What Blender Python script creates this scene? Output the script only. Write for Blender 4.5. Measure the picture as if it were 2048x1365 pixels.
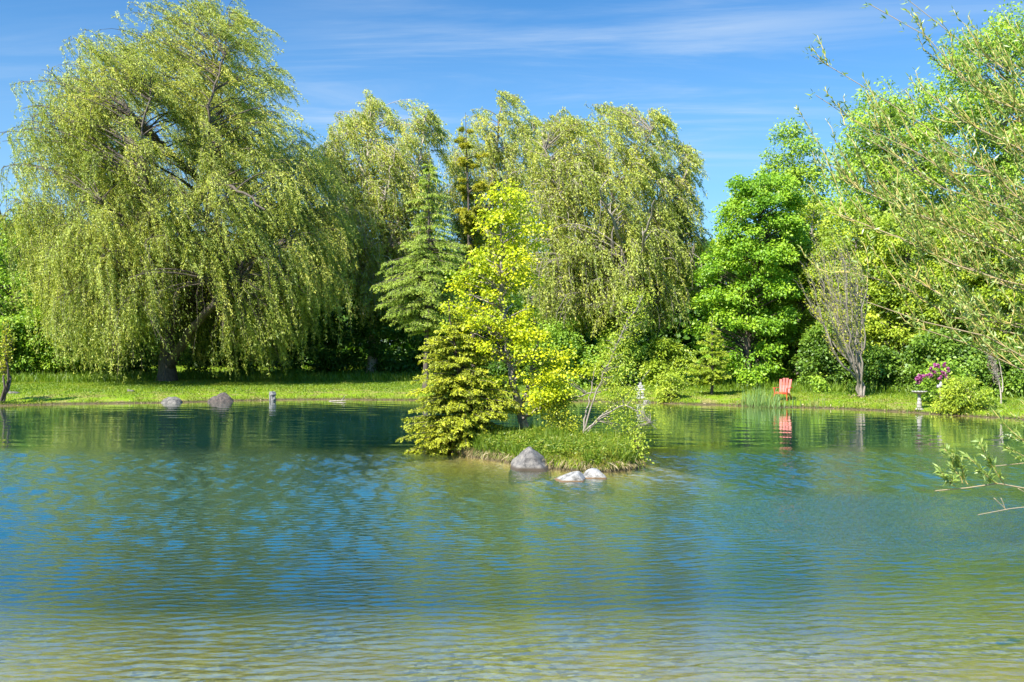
import bpy, bmesh, math, random
import numpy as np
from mathutils import Vector

# ------------------------------------------------------------------ camera, sky, sun, exposure
for o in list(bpy.data.objects):
    bpy.data.objects.remove(o)
SC = bpy.context.scene
COL = SC.collection
F = 35.0 / 36.0 * 2048.0          # focal length in photo pixels
H = 2.9                           # eye height above the water
HY = 690.0                        # photo row of the horizon

cam_d = bpy.data.cameras.new("camera")
cam_d.lens = 35.0
cam_d.sensor_width = 36.0
cam_d.clip_end = 3000.0
cam = bpy.data.objects.new("camera", cam_d)
COL.objects.link(cam)
cam.location = (0, 0, H)
cam.rotation_euler = (math.radians(90.0) + math.atan((HY - 682.5) / F), 0, 0)
SC.camera = cam

SUN_EL = math.radians(47.0)
SUN_AZ = math.atan2(-0.66, -0.75)  # towards the sun: behind the camera and to the left
sun_dir = Vector((math.cos(SUN_EL) * math.sin(SUN_AZ), math.cos(SUN_EL) * math.cos(SUN_AZ), math.sin(SUN_EL)))
sd_ = bpy.data.lights.new("sun", 'SUN')
sd_.energy = 4.6
sd_.angle = math.radians(0.5)
sd_.color = (1.0, 0.95, 0.86)
sun = bpy.data.objects.new("sun", sd_)
COL.objects.link(sun)
sun.rotation_euler = sun_dir.to_track_quat('Z', 'Y').to_euler()
sun.location = (-30, -40, 60)

world = bpy.data.worlds.new("World")
SC.world = world
world.use_nodes = True
wn, wl = world.node_tree.nodes, world.node_tree.links
wn.clear()


def N(nodes, typ, **kw):
    n = nodes.new(typ)
    for k, v in kw.items():
        if k in n.inputs:
            n.inputs[k].default_value = v
        else:
            setattr(n, k, v)
    return n


def math_node(nodes, links, op, a, b=None, clamp=False):
    n = nodes.new('ShaderNodeMath')
    n.operation = op
    n.use_clamp = clamp
    for i, v in enumerate((a, b)):
        if v is None:
            continue
        if isinstance(v, (int, float)):
            n.inputs[i].default_value = v
        else:
            links.new(v, n.inputs[i])
    return n.outputs[0]


def map_range(nodes, links, val, a, b, c=0.0, d=1.0, smooth=True):
    n = nodes.new('ShaderNodeMapRange')
    n.interpolation_type = 'SMOOTHSTEP' if smooth else 'LINEAR'
    links.new(val, n.inputs[0])
    for i, v in enumerate((a, b, c, d)):
        n.inputs[i + 1].default_value = v
    return n.outputs[0]


def mix_rgb(nodes, links, fac, a, b, blend='MIX'):
    n = nodes.new('ShaderNodeMix')
    n.data_type = 'RGBA'
    n.blend_type = blend
    for idx, v in ((0, fac), (6, a), (7, b)):
        if isinstance(v, (int, float)):
            n.inputs[idx].default_value = v
        elif isinstance(v, tuple):
            n.inputs[idx].default_value = (v + (1.0,))[:4]
        else:
            links.new(v, n.inputs[idx])
    return n.outputs[2]


def build_world():
    sky = wn.new('ShaderNodeTexSky')
    sky.sky_type = 'NISHITA'
    sky.sun_disc = False
    sky.sun_elevation = SUN_EL
    sky.sun_rotation = SUN_AZ
    sky.altitude = 300
    sky.air_density = 1.0
    sky.dust_density = 0.6
    sky.ozone_density = 3.0
    gm_ = N(wn, 'ShaderNodeGamma', Gamma=1.35)
    wl.new(sky.outputs[0], gm_.inputs[0])
    deep = mix_rgb(wn, wl, 1.0, gm_.outputs[0], (0.085, 0.40, 0.52), 'MULTIPLY')
    # thin high cloud, laid out on a flat layer overhead
    tc = wn.new('ShaderNodeTexCoord')
    sep = wn.new('ShaderNodeSeparateXYZ')
    wl.new(tc.outputs['Generated'], sep.inputs[0])
    zc = math_node(wn, wl, 'MAXIMUM', sep.outputs[2], 0.02)
    zz = math_node(wn, wl, 'ADD', zc, 0.06)
    u = math_node(wn, wl, 'DIVIDE', sep.outputs[0], zz)
    v = math_node(wn, wl, 'DIVIDE', sep.outputs[1], zz)
    cb = wn.new('ShaderNodeCombineXYZ')
    wl.new(u, cb.inputs[0])
    wl.new(v, cb.inputs[1])
    mp = N(wn, 'ShaderNodeMapping')
    mp.inputs['Rotation'].default_value = (0, 0, math.radians(-14))
    mp.inputs['Scale'].default_value = (0.34, 1.5, 1.0)
    mp.inputs['Location'].default_value = (3.1, 1.7, 0)
    wl.new(cb.outputs[0], mp.inputs[0])
    n1 = N(wn, 'ShaderNodeTexNoise', Scale=1.3, Detail=7.0, Roughness=0.62, Distortion=0.7)
    wl.new(mp.outputs[0], n1.inputs['Vector'])
    n2 = N(wn, 'ShaderNodeTexNoise', Scale=0.42, Detail=2.0, Roughness=0.5)
    wl.new(cb.outputs[0], n2.inputs['Vector'])
    c1 = map_range(wn, wl, n1.outputs[0], 0.43, 0.72)
    c2 = map_range(wn, wl, n2.outputs[0], 0.36, 0.58)
    band = math_node(wn, wl, 'MULTIPLY', map_range(wn, wl, sep.outputs[2], 0.13, 0.24), map_range(wn, wl, sep.outputs[2], 0.37, 0.27))
    band = math_node(wn, wl, 'MULTIPLY', band, math_node(wn, wl, 'MULTIPLY', map_range(wn, wl, sep.outputs[0], -0.30, -0.12), map_range(wn, wl, sep.outputs[0], 0.36, 0.12)))
    c2 = math_node(wn, wl, 'ADD', math_node(wn, wl, 'MULTIPLY', c2, 0.45), math_node(wn, wl, 'MULTIPLY', band, 0.95), clamp=True)
    cm = math_node(wn, wl, 'MULTIPLY', c1, c2)
    cm = math_node(wn, wl, 'MULTIPLY', cm, 0.46)
    haze = math_node(wn, wl, 'POWER', map_range(wn, wl, sep.outputs[2], 0.60, -0.02, 0.0, 1.0, smooth=False), 2.6)
    deep = mix_rgb(wn, wl, map_range(wn, wl, sep.outputs[2], 0.33, 0.55), deep, (0.45, 2.8, 7.0))
    col = mix_rgb(wn, wl, haze, deep, (3.1, 4.0, 4.8))
    col = mix_rgb(wn, wl, cm, col, (3.7, 4.3, 4.9))
    bg = N(wn, 'ShaderNodeBackground', Strength=0.071)
    wl.new(col, bg.inputs['Color'])
    out = wn.new('ShaderNodeOutputWorld')
    wl.new(bg.outputs[0], out.inputs[0])


build_world()
SC.view_settings.view_transform = 'Standard'
SC.view_settings.look = 'None'
SC.view_settings.gamma = 1.0
SC.view_settings.exposure = 1.55
SC.view_settings.use_curve_mapping = False
SC.render.engine = 'CYCLES'
SC.cycles.max_bounces = 7
SC.cycles.diffuse_bounces = 3
SC.cycles.glossy_bounces = 3
SC.cycles.transmission_bounces = 4
SC.cycles.transparent_max_bounces = 8
SC.cycles.caustics_reflective = False
SC.cycles.caustics_refractive = False
SC.cycles.use_denoising = True

# ------------------------------------------------------------------ helpers


def at(px, py, d):
    """point seen at photo pixel (px, py) standing d metres in front of the camera"""
    return np.array([(px - 1024.0) / F * d, d, H + (HY - py) / F * d])


def RNG(seed):
    return np.random.default_rng(seed)


def unit(v):
    return v / np.maximum(np.linalg.norm(v, axis=-1, keepdims=True), 1e-9)


LIGHTWARD = np.array(sun_dir) * 0.75 + np.array([0, 0, 0.5])     # leaves turn towards the light


class MB:
    """collects quads / tris and links them as ONE mesh object"""

    def __init__(self):
        self.v, self.q, self.t, self.tint, self.n = [], [], [], [], 0

    def add(self, v, q=None, t=None, tint=0.5):
        v = np.asarray(v, dtype=np.float32).reshape(-1, 3)
        if q is not None and len(q):
            self.q.append(np.asarray(q, dtype=np.int32).reshape(-1, 4) + self.n)
        if t is not None and len(t):
            self.t.append(np.asarray(t, dtype=np.int32).reshape(-1, 3) + self.n)
        tt = np.broadcast_to(np.asarray(tint, dtype=np.float32), (len(v),))
        self.v.append(v)
        self.tint.append(tt)
        self.n += len(v)

    def leaves(self, P, D, L, W, rng, tint, upbias=1.0, fold=0.12):
        n = len(P)
        if n == 0:
            return
        up = LIGHTWARD * upbias + rng.normal(size=(n, 3)) * 0.55
        S = unit(np.cross(D, up))
        Nn = np.cross(S, D)
        L = np.broadcast_to(L, (n,))[:, None]
        W = np.broadcast_to(W, (n,))[:, None]
        mid = P + D * L * 0.45
        V = np.stack([P, mid + S * W * 0.5 + Nn * W * fold, P + D * L - Nn * L * 0.12, mid - S * W * 0.5 + Nn * W * fold], axis=1)
        Q = np.arange(n * 4).reshape(n, 4)
        self.add(V, Q, tint=np.repeat(np.broadcast_to(tint, (n,)), 4))

    def tubes(self, P, R, sides=4, tint=0.5):
        """P (S,K,3) paths with radii R (S,K)"""
        P = np.asarray(P, float)
        R = np.asarray(R, float)
        S, K, _ = P.shape
        T = np.empty_like(P)
        T[:, 1:-1] = P[:, 2:] - P[:, :-2]
        T[:, 0] = P[:, 1] - P[:, 0]
        T[:, -1] = P[:, -1] - P[:, -2]
        T = unit(T)
        ref = np.where(np.abs(T[:, :1, 2:3]) > 0.8, np.array([1.0, 0, 0]), np.array([0, 0, 1.0]))
        A = unit(np.cross(T, np.broadcast_to(ref, T.shape)))
        B = np.cross(T, A)
        ang = np.arange(sides) * 2 * np.pi / sides
        V = P[:, :, None] + R[:, :, None, None] * (A[:, :, None] * np.cos(ang)[:, None] + B[:, :, None] * np.sin(ang)[:, None])
        idx = np.arange(S * K * sides).reshape(S, K, sides)
        nx = np.roll(idx, -1, axis=2)
        Q = np.stack([idx[:, :-1], nx[:, :-1], nx[:, 1:], idx[:, 1:]], axis=-1)
        self.add(V, Q, tint=tint)
        if sides == 4:
            self.q.append((idx[:, -1]).reshape(-1, 4) + self.n - S * K * sides)

    def build(self, name, mat, parent=None, smooth=False, origin=None):
        V = np.concatenate(self.v) if self.v else np.zeros((0, 3), np.float32)
        if origin is not None:
            V = V - np.asarray(origin, dtype=np.float32)
        me = bpy.data.meshes.new(name)
        q = np.concatenate(self.q) if self.q else np.zeros((0, 4), np.int32)
        t = np.concatenate(self.t) if self.t else np.zeros((0, 3), np.int32)
        me.vertices.add(len(V))
        me.vertices.foreach_set('co', V.ravel())
        loops = np.concatenate([q.ravel(), t.ravel()]).astype(np.int32)
        me.loops.add(len(loops))
        me.loops.foreach_set('vertex_index', loops)
        me.polygons.add(len(q) + len(t))
        ls = np.concatenate([np.arange(len(q)) * 4, len(q) * 4 + np.arange(len(t)) * 3]).astype(np.int32)
        me.polygons.foreach_set('loop_start', ls)
        if smooth:
            me.polygons.foreach_set('use_smooth', np.ones(len(ls), dtype=bool))
        a = me.attributes.new('tint', 'FLOAT', 'POINT')
        a.data.foreach_set('value', np.concatenate(self.tint).astype(np.float32))
        me.update(calc_edges=True)
        me.materials.append(mat)
        o = bpy.data.objects.new(name, me)
        COL.objects.link(o)
        if parent is not None:
            o.parent = parent
        return o


def tag(o, label=None, cat=None, group=None, kind=None):
    if label:
        o['label'] = label
    if cat:
        o['category'] = cat
    if group:
        o['group'] = group
    if kind:
        o['kind'] = kind
    return o


def empty(name, loc, label, cat, group=None):
    o = bpy.data.objects.new(name, None)
    o.empty_display_size = 0.2
    COL.objects.link(o)
    o.location = loc
    return tag(o, label, cat, group)


# ------------------------------------------------------------------ materials
MAT = {}


def new_mat(name):
    m = bpy.data.materials.new(name)
    m.use_nodes = True
    n, l = m.node_tree.nodes, m.node_tree.links
    n.clear()
    out = n.new('ShaderNodeOutputMaterial')
    return m, n, l, out


def ramp(n, l, fac, stops):
    r = n.new('ShaderNodeValToRGB')
    e = r.color_ramp.elements
    while len(e) < len(stops):
        e.new(0.5)
    for el, (p, c) in zip(e, stops):
        el.position = p
        el.color = tuple(c) + (1.0,)
    l.new(fac, r.inputs[0])
    return r.outputs[0]


def leaf_mat(name, dark, mid, light, trans=0.42, gloss=0.025, rough=0.5):
    m, n, l, out = new_mat(name)
    a = N(n, 'ShaderNodeAttribute', attribute_name='tint')
    c = ramp(n, l, a.outputs['Fac'], [(0.0, dark), (0.5, mid), (1.0, light)])
    d = n.new('ShaderNodeBsdfDiffuse')
    t = n.new('ShaderNodeBsdfTranslucent')
    l.new(c, d.inputs[0])
    tcol = mix_rgb(n, l, 1.0, c, (1.0, 1.0, 0.55), 'MULTIPLY')
    l.new(tcol, t.inputs[0])
    mx = N(n, 'ShaderNodeMixShader')
    mx.inputs[0].default_value = trans
    l.new(d.outputs[0], mx.inputs[1])
    l.new(t.outputs[0], mx.inputs[2])
    g = N(n, 'ShaderNodeBsdfGlossy', Roughness=rough)
    g.inputs[0].default_value = (0.9, 0.95, 0.9, 1)
    m2 = N(n, 'ShaderNodeMixShader')
    m2.inputs[0].default_value = gloss
    l.new(mx.outputs[0], m2.inputs[1])
    l.new(g.outputs[0], m2.inputs[2])
    l.new(m2.outputs[0], out.inputs[0])
    MAT[name] = m
    return m


def solid_mat(name, c1, c2, scale=8.0, rough=0.8, stretch=(1, 1, 1), bump=0.3, c3=None, detail=6.0, coords='Object', lo=0.35, hi=0.68):
    m, n, l, out = new_mat(name)
    tc = n.new('ShaderNodeTexCoord')
    mp = n.new('ShaderNodeMapping')
    mp.inputs['Scale'].default_value = stretch
    l.new(tc.outputs[coords], mp.inputs[0])
    nz = N(n, 'ShaderNodeTexNoise', Scale=scale, Detail=detail, Roughness=0.65)
    l.new(mp.outputs[0], nz.inputs['Vector'])
    stops = [(lo, c1), (hi, c2)]
    if c3:
        stops = [(lo, c1), (0.52, c2), (hi, c3)]
    c = ramp(n, l, nz.outputs[0], stops)
    p = N(n, 'ShaderNodeBsdfPrincipled', Roughness=rough)
    l.new(c, p.inputs['Base Color'])
    if bump:
        b = N(n, 'ShaderNodeBump', Strength=bump, Distance=0.03)
        l.new(nz.outputs[0], b.inputs['Height'])
        l.new(b.outputs[0], p.inputs['Normal'])
    l.new(p.outputs[0], out.inputs[0])
    MAT[name] = m
    return m


leaf_mat('willow_leaf', (0.20, 0.27, 0.045), (0.46, 0.52, 0.09), (0.74, 0.67, 0.12))
leaf_mat('willow_leaf_olive', (0.20, 0.27, 0.045), (0.45, 0.51, 0.085), (0.72, 0.66, 0.12))
leaf_mat('maple_gold_leaf', (0.26, 0.35, 0.008), (0.46, 0.53, 0.010), (0.66, 0.65, 0.014))
leaf_mat('maple_green_leaf', (0.11, 0.26, 0.012), (0.23, 0.41, 0.02), (0.38, 0.54, 0.032))
leaf_mat('larch_needle', (0.23, 0.35, 0.045), (0.40, 0.53, 0.075), (0.58, 0.67, 0.11))
leaf_mat('pine_needle', (0.24, 0.28, 0.03), (0.45, 0.45, 0.04), (0.62, 0.54, 0.06))
leaf_mat('spruce_needle', (0.17, 0.21, 0.02), (0.37, 0.42, 0.025), (0.60, 0.61, 0.035), trans=0.2)
leaf_mat('olive_leaf', (0.16, 0.25, 0.018), (0.31, 0.42, 0.028), (0.50, 0.56, 0.045))
leaf_mat('green_leaf', (0.12, 0.24, 0.02), (0.23, 0.38, 0.03), (0.40, 0.54, 0.05))
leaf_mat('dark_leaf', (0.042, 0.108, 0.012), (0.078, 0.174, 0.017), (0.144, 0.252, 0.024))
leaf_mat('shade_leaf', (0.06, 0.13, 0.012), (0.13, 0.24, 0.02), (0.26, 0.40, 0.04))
leaf_mat('yellow_leaf', (0.270, 0.324, 0.020), (0.432, 0.459, 0.027), (0.594, 0.540, 0.041))
leaf_mat('near_willow_leaf', (0.15, 0.24, 0.04), (0.27, 0.38, 0.07), (0.44, 0.50, 0.14), gloss=0.05, rough=0.45)
leaf_mat('lilac_flower', (0.30, 0.05, 0.20), (0.42, 0.09, 0.30), (0.55, 0.18, 0.42))
leaf_mat('grass_blade', (0.078, 0.148, 0.008), (0.156, 0.250, 0.011), (0.328, 0.328, 0.039))
leaf_mat('straw_blade', (0.160, 0.120, 0.056), (0.288, 0.224, 0.104), (0.416, 0.336, 0.176), trans=0.2)
leaf_mat('reed_blade', (0.12, 0.22, 0.05), (0.20, 0.33, 0.09), (0.36, 0.42, 0.14))
leaf_mat('dry_litter', (0.10, 0.06, 0.035), (0.20, 0.13, 0.08), (0.30, 0.21, 0.13), trans=0.1)
solid_mat('bark_dark', (0.035, 0.027, 0.02), (0.13, 0.10, 0.075), scale=5, stretch=(3, 3, 0.6), bump=0.8)
solid_mat('bark_grey', (0.13, 0.11, 0.09), (0.34, 0.29, 0.24), scale=6, stretch=(3, 3, 0.6), bump=0.6)
solid_mat('bark_pale', (0.25, 0.21, 0.17), (0.46, 0.40, 0.34), scale=6, stretch=(3, 3, 0.6), bump=0.4)
solid_mat('bark_tan', (0.20, 0.145, 0.09), (0.42, 0.33, 0.22), scale=10, stretch=(3, 3, 1), bump=0.4)
leaf_mat('near_willow_bark', (0.16, 0.11, 0.07), (0.34, 0.26, 0.16), (0.46, 0.36, 0.12), trans=0.0)

# ------------------------------------------------------------------ terrain
SHORE_PX = [(-250, 822), (-120, 817), (0, 812), (120, 809), (200, 808), (290, 807), (340, 806), (430, 803), (540, 800.5), (700, 800),
            (830, 801), (1000, 801.5), (1200, 803), (1280, 805), (1340, 808), (1420, 810), (1500, 813), (1600, 816), (1700, 819),
            (1800, 824), (1900, 831), (1990, 837), (2060, 841)]
shore = [at(px, py, 5774.0 / (py - HY))[:2] for px, py in SHORE_PX]
shore += [np.array(p) for p in [(20.6, 36.5), (21.2, 31), (19.8, 25), (17.2, 19), (14.2, 14), (11.2, 10), (8.2, 7.2), (5.2, 5.9), (2.0, 5.5), (-3.0, 5.3),
                                (-9, 5.6), (-15, 8), (-21, 14), (-27, 22), (-31, 31), (-33, 39)]]
SHORE = np.array(shore)
ISLE = np.array([(-1.25, 26.0), (-0.8, 25.2), (-0.3, 24.6), (0.43, 23.7), (0.88, 23.2), (1.45, 22.75), (2.05, 22.6), (2.7, 22.9), (3.08, 23.6), (3.2, 25.0),
                 (2.6, 26.8), (1.2, 28.0), (-0.3, 28.4), (-1.3, 28.1), (-1.75, 27.4), (-1.55, 26.6)])


def smooth_poly(P, it=2):
    for _ in range(it):
        Q = np.roll(P, -1, axis=0)
        P = np.stack([P * 0.75 + Q * 0.25, P * 0.25 + Q * 0.75], axis=1).reshape(-1, 2)
    return P


SHORE_S, ISLE_S = smooth_poly(SHORE, 2), smooth_poly(ISLE, 2)


def sdist(X, Y, P):
    """signed distance to polygon P: negative inside"""
    best = np.full(X.shape, 1e9)
    inside = np.zeros(X.shape, bool)
    A, B = P, np.roll(P, -1, axis=0)
    for (ax, ay), (bx, by) in zip(A, B):
        ex, ey = bx - ax, by - ay
        t = np.clip(((X - ax) * ex + (Y - ay) * ey) / (ex * ex + ey * ey + 1e-12), 0, 1)
        dd = (X - ax - t * ex) ** 2 + (Y - ay - t * ey) ** 2
        best = np.minimum(best, dd)
        c = ((ay > Y) != (by > Y)) & (X < (bx - ax) * (Y - ay) / (by - ay + 1e-12) + ax)
        inside ^= c
    return np.where(inside, -1, 1) * np.sqrt(best)


def wobble(X, Y, s, seed):
    r = RNG(seed)
    z = np.zeros_like(X)
    for k in range(7):
        a, f = r.uniform(0, 6.28), s * r.uniform(0.5, 2.2)
        z += np.sin((X * np.cos(a) + Y * np.sin(a)) * f + r.uniform(0, 6.28)) / 7
    return z


def isle_d(X, Y):
    return sdist(X, Y, ISLE_S) + 0.15 * wobble(X, Y, 2.6, 6) + 0.13 * wobble(X, Y, 6.0, 16)


def ground_z(X, Y):
    X, Y = np.asarray(X, float), np.asarray(Y, float)
    sd = sdist(X, Y, SHORE_S) + 0.22 * wobble(X, Y, 1.4, 5)
    sp = np.maximum(sd, 0)
    land = 0.34 * (1 - np.exp(-sp / 1.1)) + 0.021 * np.minimum(sp, 40) + 0.05 * wobble(X, Y, 0.5, 8) * np.clip(sp / 3, 0, 1)
    land = np.where(Y < 9, land + np.clip(sp, 0, 4) * 0.17, land)     # the nearer bank the camera stands on
    ins = np.maximum(-sd, 0)
    slope = np.where(Y < 20, 0.065 + 0.08 * sstep(Y, 8.5, 20), 0.32)
    dep = np.minimum(slope * ins + 0.02, 2.1) + 0.06 * wobble(X, Y, 0.9, 3)
    di = isle_d(X, Y)
    isl_dep = 0.09 + 0.24 * np.maximum(di, 0) + 0.04 * wobble(X, Y, 1.3, 4)
    dep = np.minimum(dep, np.maximum(isl_dep, 0.06))
    z = np.where(sd > 0, land, -dep)
    hi = np.maximum(-di, 0)
    isl = 0.24 * (1 - np.exp(-hi / 0.14)) + 0.15 * (1 - np.exp(-hi / 1.0)) + 0.05 * wobble(X, Y, 2.2, 19) * np.clip(hi * 3, 0, 1) + 0.03 * wobble(X, Y, 3, 9)
    z = np.where(di < 0, np.maximum(isl, 0.03), z)
    return z


def sstep(x, a, b):
    t = np.clip((x - a) / (b - a), 0, 1)
    return t * t * (3 - 2 * t)


def gz(x, y):
    return float(ground_z(np.array([x]), np.array([y]))[0])


def axis(spec):
    out = []
    for a, b, s in spec:
        out.append(np.arange(a, b, s))
    return np.concatenate(out + [np.array([spec[-1][1]])])


def grid_mesh(mb, xs, ys, zf, keep=None, tintf=None):
    X, Y = np.meshgrid(xs, ys)
    Z = zf(X, Y)
    V = np.stack([X, Y, Z], -1).reshape(-1, 3)
    ny, nx = X.shape
    i = np.arange(nx * ny).reshape(ny, nx)
    Q = np.stack([i[:-1, :-1], i[:-1, 1:], i[1:, 1:], i[1:, :-1]], -1).reshape(-1, 4)
    tint = 0.5 if tintf is None else tintf(X, Y).ravel()
    if keep is not None:
        k = keep(X, Y).ravel()
        Q = Q[k[Q].any(axis=1)]
        used = np.zeros(len(V), bool)
        used[Q.ravel()] = True
        remap = np.cumsum(used) - 1
        V, Q = V[used], remap[Q]
        if tintf is not None:
            tint = tint[used]
    mb.add(V, Q, tint=tint)


def ground_material():
    m, n, l, out = new_mat('ground')
    geo = n.new('ShaderNodeNewGeometry')
    sep = n.new('ShaderNodeSeparateXYZ')
    l.new(geo.outputs['Position'], sep.inputs[0])
    z = sep.outputs[2]
    pos = geo.outputs['Position']

    def noise(scale, detail=5.0, rough=0.6):
        k = N(n, 'ShaderNodeTexNoise', Scale=scale, Detail=detail, Roughness=rough)
        l.new(pos, k.inputs['Vector'])
        return k.outputs[0]
    fine, mid, big = noise(9.0), noise(1.1), noise(0.22, 3)
    lawn = ramp(n, l, fine, [(0.30, (0.08, 0.15, 0.006)), (0.52, (0.15, 0.23, 0.008)), (0.72, (0.22, 0.28, 0.012))])
    dry = ramp(n, l, fine, [(0.30, (0.12, 0.095, 0.04)), (0.55, (0.24, 0.20, 0.065)), (0.75, (0.32, 0.26, 0.11))])
    dm = map_range(n, l, mid, 0.46, 0.64)
    # the strip of bank by the water is drier, the lawn above it greener
    strip = map_range(n, l, z, 0.55, 0.30)
    dmix = math_node(n, l, 'MULTIPLY', dm, math_node(n, l, 'ADD', math_node(n, l, 'MULTIPLY', strip, 0.75), 0.12))
    land = mix_rgb(n, l, dmix, lawn, dry)
    mud = ramp(n, l, fine, [(0.35, (0.03, 0.024, 0.012)), (0.65, (0.10, 0.08, 0.04))])
    mm = map_range(n, l, z, 0.14, 0.03)
    land = mix_rgb(n, l, mm, land, mud)
    # the bed: sand and pebbles, with weed where it is deep
    vo = N(n, 'ShaderNodeTexVoronoi', Scale=13.0)
    wv = N(n, 'ShaderNodeVectorMath', operation='MULTIPLY_ADD')
    nv = N(n, 'ShaderNodeTexNoise', Scale=6.0, Detail=3.0)
    l.new(pos, nv.inputs['Vector'])
    l.new(nv.outputs['Color'], wv.inputs[0])
    wv.inputs[1].default_value = (0.16, 0.16, 0.16)
    l.new(pos, wv.inputs[2])
    l.new(wv.outputs[0], vo.inputs['Vector'])
    peb = ramp(n, l, vo.outputs['Color'], [(0.2, (0.12, 0.085, 0.045)), (0.5, (0.33, 0.25, 0.13)), (0.85, (0.52, 0.44, 0.31))])
    sand = ramp(n, l, mid, [(0.35, (0.28, 0.19, 0.05)), (0.65, (0.46, 0.33, 0.12))])
    bed = mix_rgb(n, l, map_range(n, l, noise(0.7), 0.40, 0.62, 0.15, 0.75), sand, peb)
    weed = map_range(n, l, z, -0.7, -1.7)
    bed = mix_rgb(n, l, weed, bed, (0.05, 0.075, 0.02))
    fin = mix_rgb(n, l, map_range(n, l, z, 0.015, -0.03), land, bed)
    p = N(n, 'ShaderNodeBsdfPrincipled', Roughness=0.9)
    p.inputs['Specular IOR Level'].default_value = 0.15
    l.new(fin, p.inputs['Base Color'])
    b = N(n, 'ShaderNodeBump', Strength=0.55, Distance=0.06)
    l.new(fine, b.inputs['Height'])
    l.new(b.outputs[0], p.inputs['Normal'])
    l.new(p.outputs[0], out.inputs[0])
    return m


gm = MB()
grid_mesh(gm, axis([(-900, -120, 60), (-120, -36, 4), (-36, -4, 0.4), (-4, 5, 0.06), (5, 30, 0.4), (30, 120, 4), (120, 900, 60)]),
          axis([(-300, -10, 20), (-10, 21, 0.4), (21, 30, 0.06), (30, 38, 0.4), (38, 56, 0.15), (56, 80, 0.6), (80, 160, 6), (160, 1400, 70)]), ground_z)
tag(gm.build('ground', ground_material(), smooth=True), kind='structure')


# ------------------------------------------------------------------ water
def water_material():
    m, n, l, out = new_mat('pond_water')
    a = N(n, 'ShaderNodeAttribute', attribute_name='tint')      # depth of the water in metres
    dep = a.outputs['Fac']

    def expo(k):
        return math_node(n, l, 'EXPONENT', math_node(n, l, 'MULTIPLY', dep, -k))
    cb = n.new('ShaderNodeCombineColor')
    for i, k in enumerate((0.85, 0.60, 1.8)):
        l.new(expo(k), cb.inputs[i])
    tr = n.new('ShaderNodeBsdfTransparent')
    l.new(cb.outputs[0], tr.inputs[0])
    df = N(n, 'ShaderNodeBsdfDiffuse')
    df.inputs[0].default_value = (0.010, 0.060, 0.050, 1)      # suspended silt of the deeper water
    body = n.new('ShaderNodeMixShader')
    turb = math_node(n, l, 'SUBTRACT', 1.0, expo(0.8), clamp=True)
    l.new(turb, body.inputs[0])
    l.new(tr.outputs[0], body.inputs[1])
    l.new(df.outputs[0], body.inputs[2])
    geo = n.new('ShaderNodeNewGeometry')
    mp = n.new('ShaderNodeMapping')
    mp.inputs['Scale'].default_value = (5.0, 17.0, 1.0)
    l.new(geo.outputs['Position'], mp.inputs[0])
    nz = N(n, 'ShaderNodeTexNoise', Scale=1.0, Detail=3.0, Roughness=0.55)
    l.new(mp.outputs[0], nz.inputs['Vector'])
    sep = n.new('ShaderNodeSeparateXYZ')
    l.new(geo.outputs['Position'], sep.inputs[0])
    far = map_range(n, l, sep.outputs[1], 25.5, 29.0, 0.0095, 0.0008)
    # the sheltered patch below the near willow carries only fine ripples
    vd = N(n, 'ShaderNodeVectorMath', operation='DISTANCE')
    ms = n.new('ShaderNodeMapping')
    ms.inputs['Scale'].default_value = (0.24, 0.31, 0.0)
    l.new(geo.outputs['Position'], ms.inputs[0])
    l.new(ms.outputs[0], vd.inputs[0])
    vd.inputs[1].default_value = (7.0 * 0.24, 16.5 * 0.31, 0)
    lee = map_range(n, l, vd.outputs['Value'], 1.25, 0.55)
    n3 = N(n, 'ShaderNodeTexNoise', Scale=24.0, Detail=1.0, Roughness=0.5)
    l.new(geo.outputs['Position'], n3.inputs['Vector'])
    hgt = math_node(n, l, 'ADD', math_node(n, l, 'MULTIPLY', nz.outputs[0], far), math_node(n, l, 'MULTIPLY', math_node(n, l, 'MULTIPLY', n3.outputs[0], lee), 0.020))
    b = N(n, 'ShaderNodeBump', Strength=1.0, Distance=1.0)
    l.new(hgt, b.inputs['Height'])
    dt = N(n, 'ShaderNodeVectorMath', operation='DOT_PRODUCT')
    l.new(b.outputs[0], dt.inputs[0])
    l.new(geo.outputs['Incoming'], dt.inputs[1])
    ca = math_node(n, l, 'SUBTRACT', 1.0, math_node(n, l, 'ABSOLUTE', dt.outputs['Value']), clamp=True)
    fres = math_node(n, l, 'ADD', math_node(n, l, 'MULTIPLY', math_node(n, l, 'POWER', ca, 3.0), 0.91), 0.09)
    gl = N(n, 'ShaderNodeBsdfGlossy', Roughness=0.02)
    gl.inputs[0].default_value = (1, 1, 1, 1)
    l.new(b.outputs[0], gl.inputs['Normal'])
    mx = n.new('ShaderNodeMixShader')
    l.new(fres, mx.inputs[0])
    l.new(body.outputs[0], mx.inputs[1])
    l.new(gl.outputs[0], mx.inputs[2])
    l.new(mx.outputs[0], out.inputs[0])
    return m


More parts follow.
